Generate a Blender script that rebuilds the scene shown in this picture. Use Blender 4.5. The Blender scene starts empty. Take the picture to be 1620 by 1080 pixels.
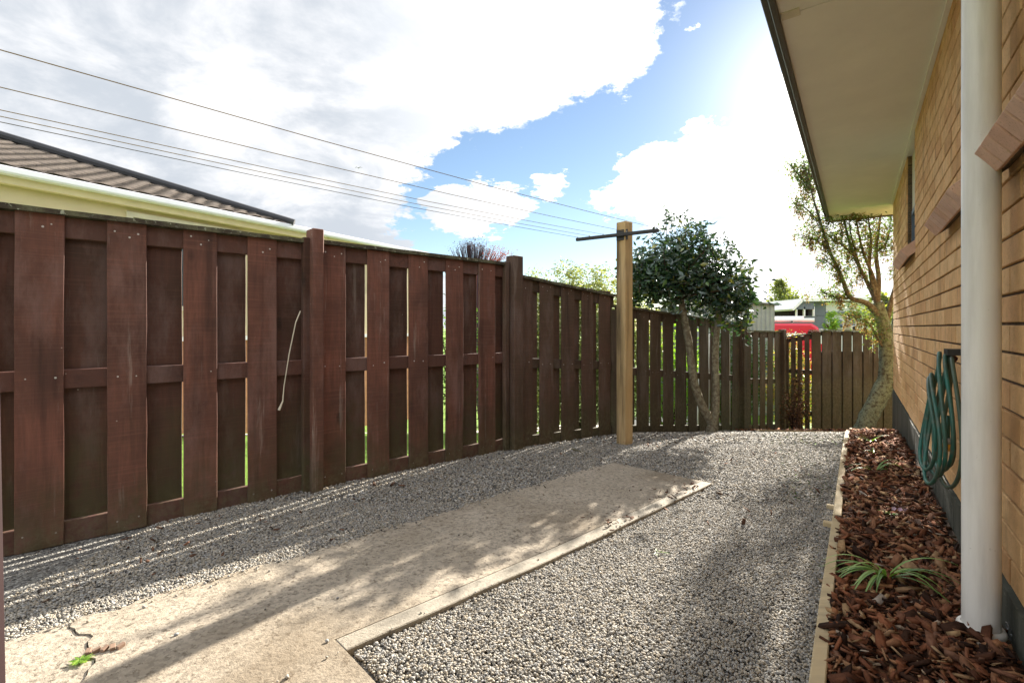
import bpy, bmesh, math, random
import numpy as np
from mathutils import Vector, Matrix
R = math.radians
random.seed(7); rng = np.random.default_rng(11)
SC = bpy.context.scene
COL = SC.collection
F = 765.0; EYE = 0.95; HX, HY = 810.0, 518.0

# ------------------------------------------------------------ camera
cam = bpy.data.cameras.new('camera'); camo = bpy.data.objects.new('camera', cam); COL.objects.link(camo)
camo.location = (0, 0, EYE); camo.rotation_euler = (R(90), 0, 0)
cam.lens = 17.0; cam.sensor_width = 36.0; cam.shift_y = -22/1620
cam.clip_start = 0.05; cam.clip_end = 2000
SC.camera = camo
# ------------------------------------------------------------ exposure
SC.view_settings.view_transform = 'Standard'; SC.view_settings.look = 'None'
SC.view_settings.exposure = 2.05; SC.view_settings.gamma = 1
SC.cycles.use_denoising = True
SC.cycles.max_bounces = 8; SC.cycles.transparent_max_bounces = 16
SC.cycles.sample_clamp_indirect = 6
# ------------------------------------------------------------ sun
SUN_AZ, SUN_EL = R(33.2), R(23.4)
sl = bpy.data.lights.new('sun', 'SUN'); slo = bpy.data.objects.new('sun', sl); COL.objects.link(slo)
sl.energy = 5.0; sl.angle = R(0.45); sl.color = (1.0, 0.93, 0.82)
sd = Vector((math.sin(SUN_AZ)*math.cos(SUN_EL), math.cos(SUN_AZ)*math.cos(SUN_EL), math.sin(SUN_EL)))
slo.rotation_euler = sd.to_track_quat('Z', 'Y').to_euler(); slo.location = sd*30

# ------------------------------------------------------------ node helper
class NT:
    def __init__(s, tree): s.t = tree; s.n = tree.nodes; s.l = tree.links
    def node(s, typ, **kw):
        n = s.n.new(typ)
        for k, v in kw.items(): setattr(n, k, v)
        return n
    def inp(s, sock, v):
        if v is None: return
        if hasattr(v, 'is_output') or isinstance(v, bpy.types.NodeSocket): s.l.new(v, sock)
        else: sock.default_value = v
    def math(s, op, a, b=None, c=None, clamp=False):
        n = s.n.new('ShaderNodeMath'); n.operation = op; n.use_clamp = clamp
        s.inp(n.inputs[0], a); s.inp(n.inputs[1], b); s.inp(n.inputs[2], c); return n.outputs[0]
    def vmath(s, op, a, b=None, out=0, scale=None):
        n = s.n.new('ShaderNodeVectorMath'); n.operation = op
        s.inp(n.inputs[0], a); s.inp(n.inputs[1], b)
        if scale is not None: s.inp(n.inputs[3], scale)
        return n.outputs[out]
    def noise(s, vec, scale, detail=4, rough=0.55, col=False, dist=0.0):
        n = s.n.new('ShaderNodeTexNoise'); s.inp(n.inputs['Vector'], vec)
        n.inputs['Scale'].default_value = scale; n.inputs['Detail'].default_value = detail
        n.inputs['Roughness'].default_value = rough; n.inputs['Distortion'].default_value = dist
        return n.outputs['Color' if col else 'Fac']
    def voro(s, vec, scale, out='Distance', feature='F1'):
        n = s.n.new('ShaderNodeTexVoronoi'); n.feature = feature; s.inp(n.inputs['Vector'], vec)
        n.inputs['Scale'].default_value = scale; return n.outputs[out]
    def ramp(s, fac, stops):
        n = s.n.new('ShaderNodeValToRGB'); s.inp(n.inputs[0], fac)
        e = n.color_ramp.elements
        while len(e) < len(stops): e.new(0.5)
        for i, (p, c) in enumerate(stops):
            e[i].position = p
            e[i].color = (c, c, c, 1) if not isinstance(c, (tuple, list)) else (*c[:3], 1)
        return n.outputs[0]
    def mix(s, fac, a, b, mode='MIX'):
        n = s.n.new('ShaderNodeMix'); n.data_type = 'RGBA'; n.blend_type = mode
        s.inp(n.inputs[0], fac)
        s.inp(n.inputs[6], (*a, 1) if isinstance(a, tuple) else a)
        s.inp(n.inputs[7], (*b, 1) if isinstance(b, tuple) else b)
        return n.outputs[2]
    def mapr(s, v, a, b, c=0.0, d=1.0, smooth=False):
        n = s.n.new('ShaderNodeMapRange'); s.inp(n.inputs[0], v)
        if smooth: n.interpolation_type = 'SMOOTHSTEP'
        for i, x in enumerate((a, b, c, d)): n.inputs[i+1].default_value = x
        return n.outputs[0]
    def scalev(s, vec, sc):
        n = s.n.new('ShaderNodeMapping'); s.inp(n.inputs[0], vec); n.inputs['Scale'].default_value = sc; return n.outputs[0]
    def sep(s, v, i):
        n = s.n.new('ShaderNodeSeparateXYZ'); s.inp(n.inputs[0], v); return n.outputs[i]

def direc(px, py):
    return Vector(((px-HX)/F, 1.0, (HY-py)/F)).normalized()

# ------------------------------------------------------------ world: clear sky with broken cloud
W = bpy.data.worlds.new('World'); SC.world = W; W.use_nodes = True
w = NT(W.node_tree); w.n.clear()
out = w.node('ShaderNodeOutputWorld'); bg1 = w.node('ShaderNodeBackground'); bg2 = w.node('ShaderNodeBackground')
mixs = w.node('ShaderNodeMixShader')
sky = w.node('ShaderNodeTexSky', sky_type='NISHITA', sun_disc=False)
sky.sun_elevation = SUN_EL; sky.sun_rotation = SUN_AZ; sky.air_density = 1.0; sky.dust_density = 0.1; sky.ozone_density = 1.5
SKYC = sky.outputs[0]; bg1.inputs[1].default_value = 0.040
tc = w.node('ShaderNodeTexCoord'); D0 = w.vmath('NORMALIZE', tc.outputs['Generated'])
zc = w.math('MAXIMUM', w.sep(D0, 2), 0.0)
inv = w.math('DIVIDE', 1.0, w.math('ADD', zc, 0.22))
PL = w.vmath('SCALE', D0, scale=inv)              # cloud layer coordinates
nz = w.noise(PL, 2.2, 9, 0.62)
nz2 = w.noise(PL, 7.0, 8, 0.65)
wob = w.vmath('SUBTRACT', w.noise(PL, 4.0, 9, 0.68, col=True), (0.5, 0.5, 0.5))
DD = w.vmath('NORMALIZE', w.vmath('ADD', D0, w.vmath('SCALE', wob, scale=0.24)))
field = None
def blob(px, py, r, amp, soft=0.5):
    global field
    d = w.vmath('DOT_PRODUCT', DD, direc(px, py), out=1)
    a = w.math('ARCCOSINE', w.math('MINIMUM', d, 0.99999))
    m = w.mapr(a, R(r)*(1-soft), R(r)*(1+soft), amp, 0.0, smooth=True)
    field = m if field is None else w.math('ADD', field, m)
# clear gaps
for b in [(1200, -30, 6.0, -1.0), (1150, 60, 5.5, -1.0), (1080, 165, 5.2, -1.0), (1010, 215, 4.6, -1.0), (930, 235, 4.0, -1.0),
          (850, 265, 4.2, -1.0), (760, 275, 4.0, -1.0), (700, 262, 3.2, -1.0), (660, 330, 3.0, -.9), (1190, 130, 5.0, -.8),
          (700, 385, 3.4, -1.0), (800, 400, 4.0, -1.0), (880, 380, 4.5, -1.0), (960, 400, 5.0, -.9), (1000, 470, 5.0, -.8), (870, 440, 6, -.8),
          (1120, 350, 3.2, -.55), (1080, 390, 3.0, -.5), (930, 330, 3.0, -.7), (1160, 250, 1.6, -.4), (-700, 60, 12, -.8), (2300, -200, 16, -.6)]:
    blob(*b)
blob(330, 150, 16, .45); blob(1215, 60, 2.2, .35)
# cloud banks
for b in [(735, 325, 3.6, 1.2), (790, 330, 3.0, .9), (680, 335, 2.0, .6), (862, 290, 1.7, 1.0), (905, 318, 1.5, .5), (950, 318, 1.4, .9),
          (1000, 290, 3.0, 1.0), (1080, 270, 4.5, 1.2), (1180, 230, 5.0, 1.3), (1250, 190, 5, 1.0), (1120, 60, 1.3, 1.2), (1105, 20, 1.5, .8),
          (1000, 150, 2.0, .5), (1200, 400, 5.0, .9), (1180, 330, 2.6, .5)]:
    blob(*b)
cl = w.math('ADD', w.math('MULTIPLY_ADD', field, 1.45, .22), w.math('MULTIPLY', w.math('SUBTRACT', nz, 0.5), 2.1))
cl = w.math('ADD', cl, w.math('MULTIPLY', w.math('SUBTRACT', nz2, 0.5), 1.1))
nz4 = w.noise(PL, 24.0, 6, 0.7); cl = w.math('ADD', cl, w.math('MULTIPLY', w.math('SUBTRACT', nz4, 0.5), 0.9))
cov = w.mapr(cl, -0.74, 0.02, 0, 1, smooth=True)
# cloud brightness: thick parts greyer, brighter toward the sun
sdot = w.vmath('DOT_PRODUCT', D0, tuple(sd), out=1)
nearsun = w.mapr(sdot, 0.62, 0.95, 0, 1, smooth=True)
n3 = w.noise(PL, 2.4, 8, 0.6, dist=.4)
shade = w.mapr(w.math('ADD', n3, w.math('MULTIPLY', nz2, 0.25)), 0.42, 0.74, 0.0, 1.0, smooth=True)
shade = w.math('MULTIPLY', shade, w.mapr(nearsun, 0, 1, 1.0, 0.35))
ccol = w.mix(shade, (0.355, 0.355, 0.36), (0.208, 0.225, 0.248))
gl = w.math('POWER', w.math('MAXIMUM', sdot, 0), 60)
gl2 = w.math('POWER', w.math('MAXIMUM', sdot, 0), 90)
w.l.new(w.mix(1.0, SKYC, w.mix(gl2, (0, 0, 0), (4.5, 4.35, 4.1)), 'ADD'), bg1.inputs[0])
ccol = w.mix(1.0, ccol, w.mix(w.math('ADD', w.math('MULTIPLY', gl, .7), w.math('MULTIPLY', nearsun, .12)), (0, 0, 0), (1.0, .98, .94)), 'ADD')
# unseen clouds overhead and behind the camera, boosted as fill for shaded faces
sky_fill = w.math('MAXIMUM', w.mapr(w.sep(D0, 1), .45, -.35, 0, 1, smooth=True), w.mapr(w.sep(D0, 2), .62, .85, 0, 1, smooth=True))
w.l.new(ccol, bg2.inputs[0]); w.l.new(w.mapr(sky_fill, 0, 1, .785, 1.5), bg2.inputs[1])
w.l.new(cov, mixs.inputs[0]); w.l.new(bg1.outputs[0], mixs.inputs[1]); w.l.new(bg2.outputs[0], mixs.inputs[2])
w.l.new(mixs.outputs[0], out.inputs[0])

# ============================================================ helpers
HT = [(-400, .87), (0, .885), (1.3, .90), (2, .935), (2.8, .95), (3.9, .99), (4.3, 1.03), (4.9, 1.09), (5.2, 1.14), (5.77, 1.27), (6.35, 1.37),
      (7.2, 1.55), (8.1, 1.75), (10, 1.9), (2000, 1.9)]
HXs = np.array([a for a, b in HT]); HYs = EYE-np.array([b for a, b in HT])
def G(y): return np.interp(y, HXs, HYs)
def P(px, py, y): return Vector(((px-HX)/F*y, y, EYE+(HY-py)/F*y))

ROOT = {}
def tag(o, label=None, cat=None, group=None, kind=None):
    for k, v in (('label', label), ('category', cat), ('group', group), ('kind', kind)):
        if v: o[k] = v
    return o
def thing(name, label, cat, loc=(0, 0, 0), group=None):
    o = bpy.data.objects.new(name, None); o.empty_display_size = .1; COL.objects.link(o); o.location = loc
    ROOT[o.name] = Vector(loc)
    return tag(o, label, cat, group)
def link(name, me, mat, parent=None, origin=None):
    """links a mesh given in world coordinates under parent (or with its own origin)"""
    o = bpy.data.objects.new(name, me); COL.objects.link(o)
    if mat: me.materials.append(mat)
    if parent is not None:
        off = ROOT[parent.name]; ROOT[o.name] = off; o.parent = parent
        me.transform(Matrix.Translation(-off))
    else:
        off = Vector(origin) if origin is not None else Vector((0, 0, 0))
        if origin is not None: me.transform(Matrix.Translation(-off)); o.location = off
        ROOT[o.name] = off
    return o
def npmesh(name, V, Fc, rnd=None, smooth=False):
    """V (n,3); Fc: (m,k) array or list of such arrays; rnd per-vertex scalar"""
    if not isinstance(Fc, (list, tuple)): Fc = [Fc]
    me = bpy.data.meshes.new(name)
    V = np.asarray(V, dtype=np.float32)
    me.vertices.add(len(V)); me.vertices.foreach_set('co', V.ravel())
    tot = np.concatenate([np.full(len(f), f.shape[1], dtype=np.int32) for f in Fc])
    idx = np.concatenate([np.asarray(f, dtype=np.int32).ravel() for f in Fc])
    me.loops.add(len(idx)); me.loops.foreach_set('vertex_index', idx)
    me.polygons.add(len(tot))
    st = np.concatenate([[0], np.cumsum(tot)[:-1]]).astype(np.int32)
    me.polygons.foreach_set('loop_start', st); me.polygons.foreach_set('loop_total', tot)
    if smooth: me.polygons.foreach_set('use_smooth', np.ones(len(tot), dtype=bool))
    me.update(calc_edges=True)
    if rnd is not None:
        a = me.attributes.new('rnd', 'FLOAT', 'POINT'); a.data.foreach_set('value', np.asarray(rnd, dtype=np.float32))
    me.validate()
    return me
class MB:
    def __init__(s): s.v = []; s.f = []; s.r = []
    def add(s, vs, fs, r=0.5):
        b = len(s.v); s.v += [tuple(v) for v in vs]; s.f += [tuple(b+i for i in f) for f in fs]; s.r += [r]*len(vs); return s
    def box(s, c, ax, ay, az, r=0.5):
        """c centre; ax, ay, az half-extent vectors"""
        c, ax, ay, az = map(Vector, (c, ax, ay, az))
        vs = [c+sx*ax+sy*ay+sz*az for sz in (-1, 1) for sy in (-1, 1) for sx in (-1, 1)]
        fs = [(0, 2, 3, 1), (4, 5, 7, 6), (0, 1, 5, 4), (2, 6, 7, 3), (0, 4, 6, 2), (1, 3, 7, 5)]
        if ax.cross(ay).dot(az) < 0: fs = [f[::-1] for f in fs]
        return s.add(vs, fs, r)
    def aabb(s, x0, x1, y0, y1, z0, z1, r=.5):
        return s.box(((x0+x1)/2, (y0+y1)/2, (z0+z1)/2), ((x1-x0)/2, 0, 0), (0, (y1-y0)/2, 0), (0, 0, (z1-z0)/2), r)
    def tube(s, pts, rad, n=8, cap=True, r=0.5, wob=0):
        pts = [Vector(p) for p in pts]
        if not isinstance(rad, (list, tuple)): rad = [rad]*len(pts)
        t0 = (pts[1]-pts[0]).normalized()
        up = Vector((0, 0, 1)) if abs(t0.z) < .9 else Vector((1, 0, 0))
        a = t0.cross(up).normalized(); rings = []
        for i, p in enumerate(pts):
            t = (pts[min(i+1, len(pts)-1)]-pts[max(i-1, 0)]).normalized()
            a = (a-t*a.dot(t)).normalized(); b = t.cross(a)
            rings.append([p+(a*math.cos(2*math.pi*k/n)+b*math.sin(2*math.pi*k/n))*rad[i]*(1+random.uniform(-wob, wob)) for k in range(n)])
        vs = [v for g in rings for v in g]; fs = []
        for i in range(len(pts)-1):
            for k in range(n):
                fs.append((i*n+k, i*n+(k+1) % n, (i+1)*n+(k+1) % n, (i+1)*n+k))
        if cap: fs.append(tuple(range(n))[::-1]); fs.append(tuple((len(pts)-1)*n+k for k in range(n)))
        return s.add(vs, fs, r)
    def plank(s, base, up, wv, tv, h, segs=7, jit=0.0015, r=.5, bow=0.0, lean=None):
        """board: base centre, up unit vector, half width vector wv, half thickness vector tv"""
        base, up, wv, tv = map(Vector, (base, up, wv, tv))
        fn = tv.normalized(); wn = wv.normalized(); rings = []
        for i in range(segs+1):
            f = i/segs
            c = base+up*h*f+fn*(bow*math.sin(math.pi*f))+wn*random.uniform(-jit, jit)
            if lean: c += wn*lean*f
            k = 1+random.uniform(-jit, jit)*6
            rings.append([c-wv*k-tv, c+wv*k-tv, c+wv*k+tv, c-wv*k+tv])
        vs = [v for g in rings for v in g]; fs = [(3, 2, 1, 0), tuple(segs*4+k for k in range(4))]
        for i in range(segs):
            for k in range(4): fs.append((i*4+k, i*4+(k+1) % 4, (i+1)*4+(k+1) % 4, (i+1)*4+k))
        if wv.cross(tv).dot(up) < 0: fs = [f[::-1] for f in fs]
        return s.add(vs, fs, r)
    def build(s, name, mat, parent=None, origin=None, smooth=False, bevel=0, subsurf=0):
        me = bpy.data.meshes.new(name); me.from_pydata(s.v, [], s.f)
        a = me.attributes.new('rnd', 'FLOAT', 'POINT'); a.data.foreach_set('value', s.r)
        if smooth: me.polygons.foreach_set('use_smooth', [True]*len(me.polygons))
        me.update()
        o = link(name, me, mat, parent, origin)
        if bevel:
            m = o.modifiers.new('edge', 'BEVEL'); m.width = bevel; m.segments = 1; m.limit_method = 'ANGLE'; m.angle_limit = R(50)
        if subsurf:
            m = o.modifiers.new('sub', 'SUBSURF'); m.levels = m.render_levels = subsurf
        return o

# ============================================================ materials
def mat(name, rough=.7, spec=.3):
    m = bpy.data.materials.new(name); m.use_nodes = True; t = NT(m.node_tree)
    b = t.n['Principled BSDF']; b.inputs['Roughness'].default_value = rough; b.inputs['Specular IOR Level'].default_value = spec
    return m, t, b
def bump(t, b, h, strength=.5, dist=.01):
    n = t.node('ShaderNodeBump'); n.inputs['Strength'].default_value = strength; n.inputs['Distance'].default_value = dist
    t.l.new(h, n.inputs['Height']); t.l.new(n.outputs[0], b.inputs['Normal'])
def attr(t, name='rnd'):
    n = t.node('ShaderNodeAttribute', attribute_name=name); return n.outputs['Fac']
def objrand(t): return t.node('ShaderNodeObjectInfo').outputs['Random']
def ocoord(t): return t.node('ShaderNodeTexCoord').outputs['Object']
def simple(name, col, rough=.6, spec=.3, var=.12, scale=6, metal=0, bmp=0):
    m, t, b = mat(name, rough, spec); co = ocoord(t)
    n = t.noise(co, scale, 6, .6)
    c = t.mix(t.mapr(n, .3, .7), tuple(x*(1-var) for x in col), tuple(min(1, x*(1+var)) for x in col))
    t.l.new(c, b.inputs['Base Color']); b.inputs['Metallic'].default_value = metal
    if bmp: bump(t, b, t.noise(co, scale*8, 5), bmp, .004)
    return m

def wood(name, c1, c2, moss=0.0, moss_top=.9, grain=1.0, stain=0.4, pale=0.0, horiz=None, saw_amt=.16, st0=.56):
    """board grain along local Z (or along horiz axis vector)"""
    m, t, b = mat(name, .78, .22); co = ocoord(t); rd = objrand(t)
    shift = t.vmath('ADD', co, t.vmath('SCALE', (7.3, 3.1, 9.7), scale=rd))
    if horiz is None: g = t.scalev(shift, (1, 1, .07))
    else:
        mp = t.node('ShaderNodeMapping'); t.l.new(shift, mp.inputs[0]); mp.inputs['Rotation'].default_value = (0, 0, -horiz); mp.inputs['Scale'].default_value = (.07, 1, 1)
        g = mp.outputs[0]
    n1 = t.noise(g, 45*grain, 7, .65, dist=.6)
    n2 = t.noise(shift, 3.2, 5, .6)
    nz3 = t.noise(g, 9, 5, .6)
    c = t.mix(t.mapr(n1, .32, .68), tuple(x*.55 for x in c1), tuple(x*1.12 for x in c1))
    c = t.mix(t.mapr(n2, .38, .62), c, c2)
    c = t.mix(t.mapr(rd, 0, 1, 0, .45), c, tuple(x*.62 for x in c1))
    kd = t.voro(t.scalev(shift, (1, 1, .45)), 4.2); c = t.mix(t.mapr(kd, .10, .05, 0, .75), c, (.03, .018, .014)); c = t.mix(t.mapr(t.math('ABSOLUTE', t.math('SUBTRACT', kd, .13)), .03, .0, 0, .35), c, tuple(x*.5 for x in c1))
    wear = t.mapr(t.noise(t.scalev(shift, (1, 1, .35)), 3.5, 8, .72), .50, .64, 0, .6); c = t.mix(wear, c, tuple(min(1, (x*.6+.045)*1.25) for x in c1))
    if horiz is None:
        saw = t.noise(t.scalev(shift, (3, 3, 160)), 1.0, 3, .5)
        c = t.mix(t.mapr(saw, .5, .75, 0, saw_amt), c, tuple(min(1, x*1.9) for x in c1))
    # dark tannin / water streaks
    st = t.mapr(nz3, st0, st0+.18, 0, stain); c = t.mix(st, c, (.018, .014, .012))
    if pale: c = t.mix(t.mapr(t.noise(g, 16, 6, .7), .6, .72, 0, pale), c, (.45, .40, .34))
    nr_ = t.mapr(attr(t), .9, .95); c = t.mix(nr_, c, (.50, .47, .43))
    spk = t.mapr(t.voro(shift, 9.0), .03, .018, 0, 1); c = t.mix(t.math('MULTIPLY', spk, .55), c, (.5, .46, .4))
    h = n1
    if moss:
        wz = t.sep(t.node('ShaderNodeNewGeometry').outputs['Position'], 2)
        lo = t.mapr(t.math('ADD', wz, t.math('MULTIPLY', t.noise(shift, 5, 6, .65), .9)), moss_top-.55, moss_top+.35, 1, 0, smooth=True)
        mn = t.mapr(t.noise(shift, 12, 6, .7), .25, .50)
        c = t.mix(t.math('MULTIPLY', t.math('MULTIPLY', lo, mn), moss), c, (.066, .060, .028))
        sp2 = t.mapr(t.math('ADD', wz, t.math('MULTIPLY', t.noise(shift, 9, 6, .7), .35)), .36, .18, 0, 1, smooth=True)
        c = t.mix(t.math('MULTIPLY', sp2, t.mapr(t.noise(shift, 30, 5, .75), .42, .60, 0, .7)), c, (.125, .105, .060))
    t.l.new(c, b.inputs['Base Color'])
    t.l.new(t.mapr(n1, .3, .7, .62, .9), b.inputs['Roughness'])
    bump(t, b, h, .45, .004)
    return m

M = {}
FENCE_ANG = math.atan2(F, 1612-HX)     # plan direction of the side fence
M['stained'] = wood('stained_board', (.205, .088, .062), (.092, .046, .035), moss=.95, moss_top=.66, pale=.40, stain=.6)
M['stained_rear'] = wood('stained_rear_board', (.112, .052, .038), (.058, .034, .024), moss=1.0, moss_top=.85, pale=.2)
M['stained_rail'] = wood('stained_rail', (.145, .066, .05), (.09, .046, .035), moss=.7, moss_top=.4, horiz=FENCE_ANG)
M['mossy'] = wood('mossy_board', (.13, .074, .054), (.082, .054, .036), moss=.9, moss_top=.65, stain=.55, pale=.2)
M['mossy2'] = wood('weathered_mossy_board', (.105, .070, .048), (.062, .045, .028), moss=.9, moss_top=.5, stain=.6, pale=.28)
M['mossy_rail'] = wood('weathered_rail', (.10, .062, .045), (.06, .042, .026), moss=.8, moss_top=.9, horiz=FENCE_ANG)
M['back_rail'] = wood('back_rail', (.10, .062, .045), (.06, .042, .026), moss=.8, moss_top=.9, horiz=0)
def capmat():
    m, t, b = mat('lichen_cap', .9, .15); co = ocoord(t)
    c = t.mix(t.mapr(t.noise(co, 12, 6, .7), .42, .62), (.06, .048, .036), (.13, .125, .075))
    c = t.mix(t.mapr(t.noise(co, 40, 5, .7), .58, .66), c, (.34, .35, .26))
    t.l.new(c, b.inputs['Base Color']); bump(t, b, t.noise(co, 60, 5, .7), .8, .006); return m
M['cap'] = capmat()
M['pine'] = wood('treated_pine', (.62, .44, .22), (.52, .35, .16), stain=.8, grain=.6, saw_amt=.0, st0=.50)
M['edging'] = wood('edging_timber', (.60, .48, .29), (.52, .40, .23), stain=.25, horiz=math.atan2(1, .7137))
M['edging2'] = wood('edging_timber_cross', (.50, .36, .19), (.40, .28, .14), stain=.3, horiz=-R(35.5))

def gravelmat():
    m, t, b = mat('river_pebbles', .75, .25); r = attr(t)
    stops = [(0, (.05, .05, .055)), (.1, (.17, .155, .14)), (.22, (.30, .30, .30)), (.38, (.48, .42, .33)), (.52, (.58, .55, .50)),
             (.66, (.44, .45, .46)), (.78, (.66, .57, .44)), (.9, (.76, .73, .67)), (1, (.86, .84, .80))]
    c = t.mix(1.0, t.ramp(r, stops), (.60, .59, .57), 'MULTIPLY')
    c = t.mix(t.mapr(t.noise(ocoord(t), 220, 4), .3, .7, 0, .35), c, t.mix(1.0, c, (.55, .52, .48), 'MULTIPLY'))
    t.l.new(c, b.inputs['Base Color']); return m
M['pebble'] = gravelmat()
def gravelbase():
    m, t, b = mat('gravel_bed', .85, .2); co = ocoord(t)
    v = t.node('ShaderNodeTexVoronoi'); t.l.new(co, v.inputs['Vector']); v.inputs['Scale'].default_value = 120
    r = t.sep(v.outputs['Color'], 0)
    c = t.ramp(r, [(0, (.045, .042, .04)), (.25, (.14, .132, .125)), (.5, (.23, .215, .185)), (.75, (.29, .28, .25)), (1, (.42, .40, .37))])
    c = t.mix(t.mapr(v.outputs['Distance'], .25, .65, 0, .45), c, (.10, .095, .088))
    dirt = t.mapr(t.noise(co, 1.6, 6, .6), .5, .72, 0, .35); c = t.mix(dirt, c, (.16, .13, .10))
    t.l.new(c, b.inputs['Base Color']); bump(t, b, t.math('SUBTRACT', 1.0, v.outputs['Distance']), .9, .012); return m
M['gravelbase'] = gravelbase()
def concrete(name, a, bcol, fine=1.0, brown=.5):
    m, t, b = mat(name, .88, .15); co = ocoord(t)
    c = t.mix(t.mapr(t.noise(co, 2.2, 6, .6), .35, .65), a, bcol)
    sp = t.voro(co, 85, 'Color'); c = t.mix(t.mapr(t.sep(sp, 0), .3, 1.0, 0, .6*fine), c, tuple(x*.4 for x in a))
    c = t.mix(t.mapr(t.noise(co, 130, 4, .7), .6, .75, 0, .7*fine), c, (.48, .43, .36))
    c = t.mix(t.mapr(t.noise(co, 48, 6, .8), .54, .62, 0, .85*fine), c, (.09, .07, .05)); c = t.mix(t.mapr(t.voro(co, 60), .18, .08, 0, .5*fine), c, (.13, .10, .07))
    c = t.mix(t.mapr(t.noise(co, 1.1, 5, .6), .48, .7, 0, brown), c, (.15, .11, .07))
    px = t.sep(co, 0); py = t.sep(co, 1)
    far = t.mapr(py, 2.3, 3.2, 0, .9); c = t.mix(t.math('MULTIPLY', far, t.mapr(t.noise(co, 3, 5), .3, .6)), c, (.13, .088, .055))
    t.l.new(c, b.inputs['Base Color'])
    bump(t, b, t.math('ADD', t.noise(co, 120, 5, .7), t.math('MULTIPLY', t.noise(co, 9, 4), .8)), .7, .006); return m
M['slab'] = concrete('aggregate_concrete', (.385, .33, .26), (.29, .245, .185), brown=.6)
M['slabedge'] = concrete('trowelled_concrete', (.36, .32, .26), (.29, .26, .21), fine=.5, brown=.2)
def barkmat():
    m, t, b = mat('bark_chips', .9, .12); r = attr(t)
    c = t.ramp(r, [(0, (.025, .013, .009)), (.18, (.07, .033, .02)), (.36, (.17, .066, .034)), (.55, (.27, .105, .052)), (.7, (.19, .10, .065)),
                   (.8, (.35, .165, .08)), (.9, (.33, .20, .11)), (.96, (.44, .29, .15)), (1, (.36, .32, .28))])
    n = t.noise(t.scalev(ocoord(t), (1, 1, 1)), 70, 6, .7)
    c = t.mix(t.mapr(n, .35, .7, 0, .6), c, t.mix(1.0, c, (.4, .36, .33), 'MULTIPLY'))
    t.l.new(c, b.inputs['Base Color']); bump(t, b, n, .7, .005); return m
M['bark'] = barkmat()
M['soil'] = simple('dark_soil', (.045, .028, .020), .95, .1, .4, 30, bmp=.8)
def brickmat(name, ramp, spk=(.16, .08, .04), streak=0.0):
    m, t, b = mat(name, .85, .2); r = attr(t); co = ocoord(t)
    c = t.ramp(r, ramp)
    c = t.mix(t.mapr(t.noise(co, 150, 4, .7), .58, .7, 0, .6), c, spk)
    c = t.mix(t.mapr(t.noise(co, 14, 5, .65), .4, .7, 0, .4), c, tuple(x*.6 for x in ramp[0][1]))
    c = t.mix(t.mapr(t.noise(t.scalev(co, (1, 1, .18)), 9, 5, .6), .56, .72, 0, streak), c, (.17, .09, .05))
    t.l.new(c, b.inputs['Base Color']); bump(t, b, t.math('ADD', t.noise(co, 170, 5, .75), t.noise(co, 45, 4, .7)), 1.0, .006); return m
M['brick'] = brickmat('buff_brick', [(0, (.62, .35, .15)), (.3, (.82, .50, .23)), (.7, (.85, .55, .27)), (1, (.72, .40, .18))], streak=.45)
M['pinkbrick'] = brickmat('pink_brick', [(0, (.72, .44, .31)), (.5, (.80, .54, .40)), (1, (.70, .46, .36))])
M['mortar'] = simple('raked_mortar', (.15, .12, .09), .95, .1, .3, 30, bmp=.5)
def plinth():
    m, t, b = mat('plinth_concrete', .85, .2); co = ocoord(t)
    c = t.mix(t.mapr(t.noise(t.scalev(co, (1, 1, .12)), 14, 6, .6), .35, .65), (.050, .052, .040), (.10, .10, .078))
    c = t.mix(t.mapr(t.noise(co, 60, 4, .7), .62, .7, 0, .5), c, (.3, .3, .26))
    t.l.new(c, b.inputs['Base Color']); bump(t, b, t.noise(co, 60, 5), .5, .004); return m
M['plinth'] = plinth()
M['soffit'] = simple('cream_soffit', (.82, .79, .73), .7, .2, .05, 2.5, bmp=.15)
M['fascia'] = simple('brown_fascia', (.085, .078, .072), .5, .4, .15, 3)
M['pvc'] = (lambda: None)
def pvcmat():
    m, t, b = mat('pipe_paint', .35, .45); co = ocoord(t)
    c = t.mix(t.mapr(t.noise(t.scalev(co, (1, 1, .1)), 14, 6, .65), .42, .70, 0, .65), (.74, .72, .67), (.46, .43, .38))
    c = t.mix(t.mapr(t.noise(co, 55, 4, .75), .66, .74, 0, .5), c, (.30, .26, .22))
    t.l.new(c, b.inputs['Base Color']); return m
M['pvc'] = pvcmat()
M['alu'] = simple('window_frame_blue_grey', (.12, .16, .22), .4, .5, .05)
M['creampanel'] = simple('cream_panel', (.62, .56, .44), .6)
def glass(name, col=(.05, .07, .09)):
    m, t, b = mat(name, .06, .9); b.inputs['Base Color'].default_value = (*col, 1); return m
M['glass'] = glass('window_glass')
M['white'] = simple('white_paint', (.76, .76, .75), .45, .4, .04)
M['gutterwhite'] = simple('gutter_white', (.74, .74, .80), .35, .5, .04)
M['yellow'] = simple('yellow_fascia', (.68, .56, .36), .6, .3, .06)
M['creamwall'] = simple('cream_render', (.60, .50, .33), .85, .15, .06, 3, bmp=.3)
M['orangebrick'] = simple('orange_brick_base', (.42, .20, .11), .85, .2, .2, 12)
def tilemat():
    m, t, b = mat('concrete_roof_tile', .85, .15); co = ocoord(t)
    c = t.mix(t.mapr(t.noise(co, 6, 6, .7), .35, .7), (.17, .145, .13), (.28, .235, .20))
    c = t.mix(t.mapr(t.noise(co, 30, 4, .7), .6, .7, 0, .4), c, (.10, .09, .08))
    t.l.new(c, b.inputs['Base Color']); return m
M['tile'] = tilemat()
M['ridge'] = simple('ridge_dark', (.055, .055, .06), .7, .2)
M['black'] = simple('black_bar', (.022, .020, .019), .5, .4, .3, 20)
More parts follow.
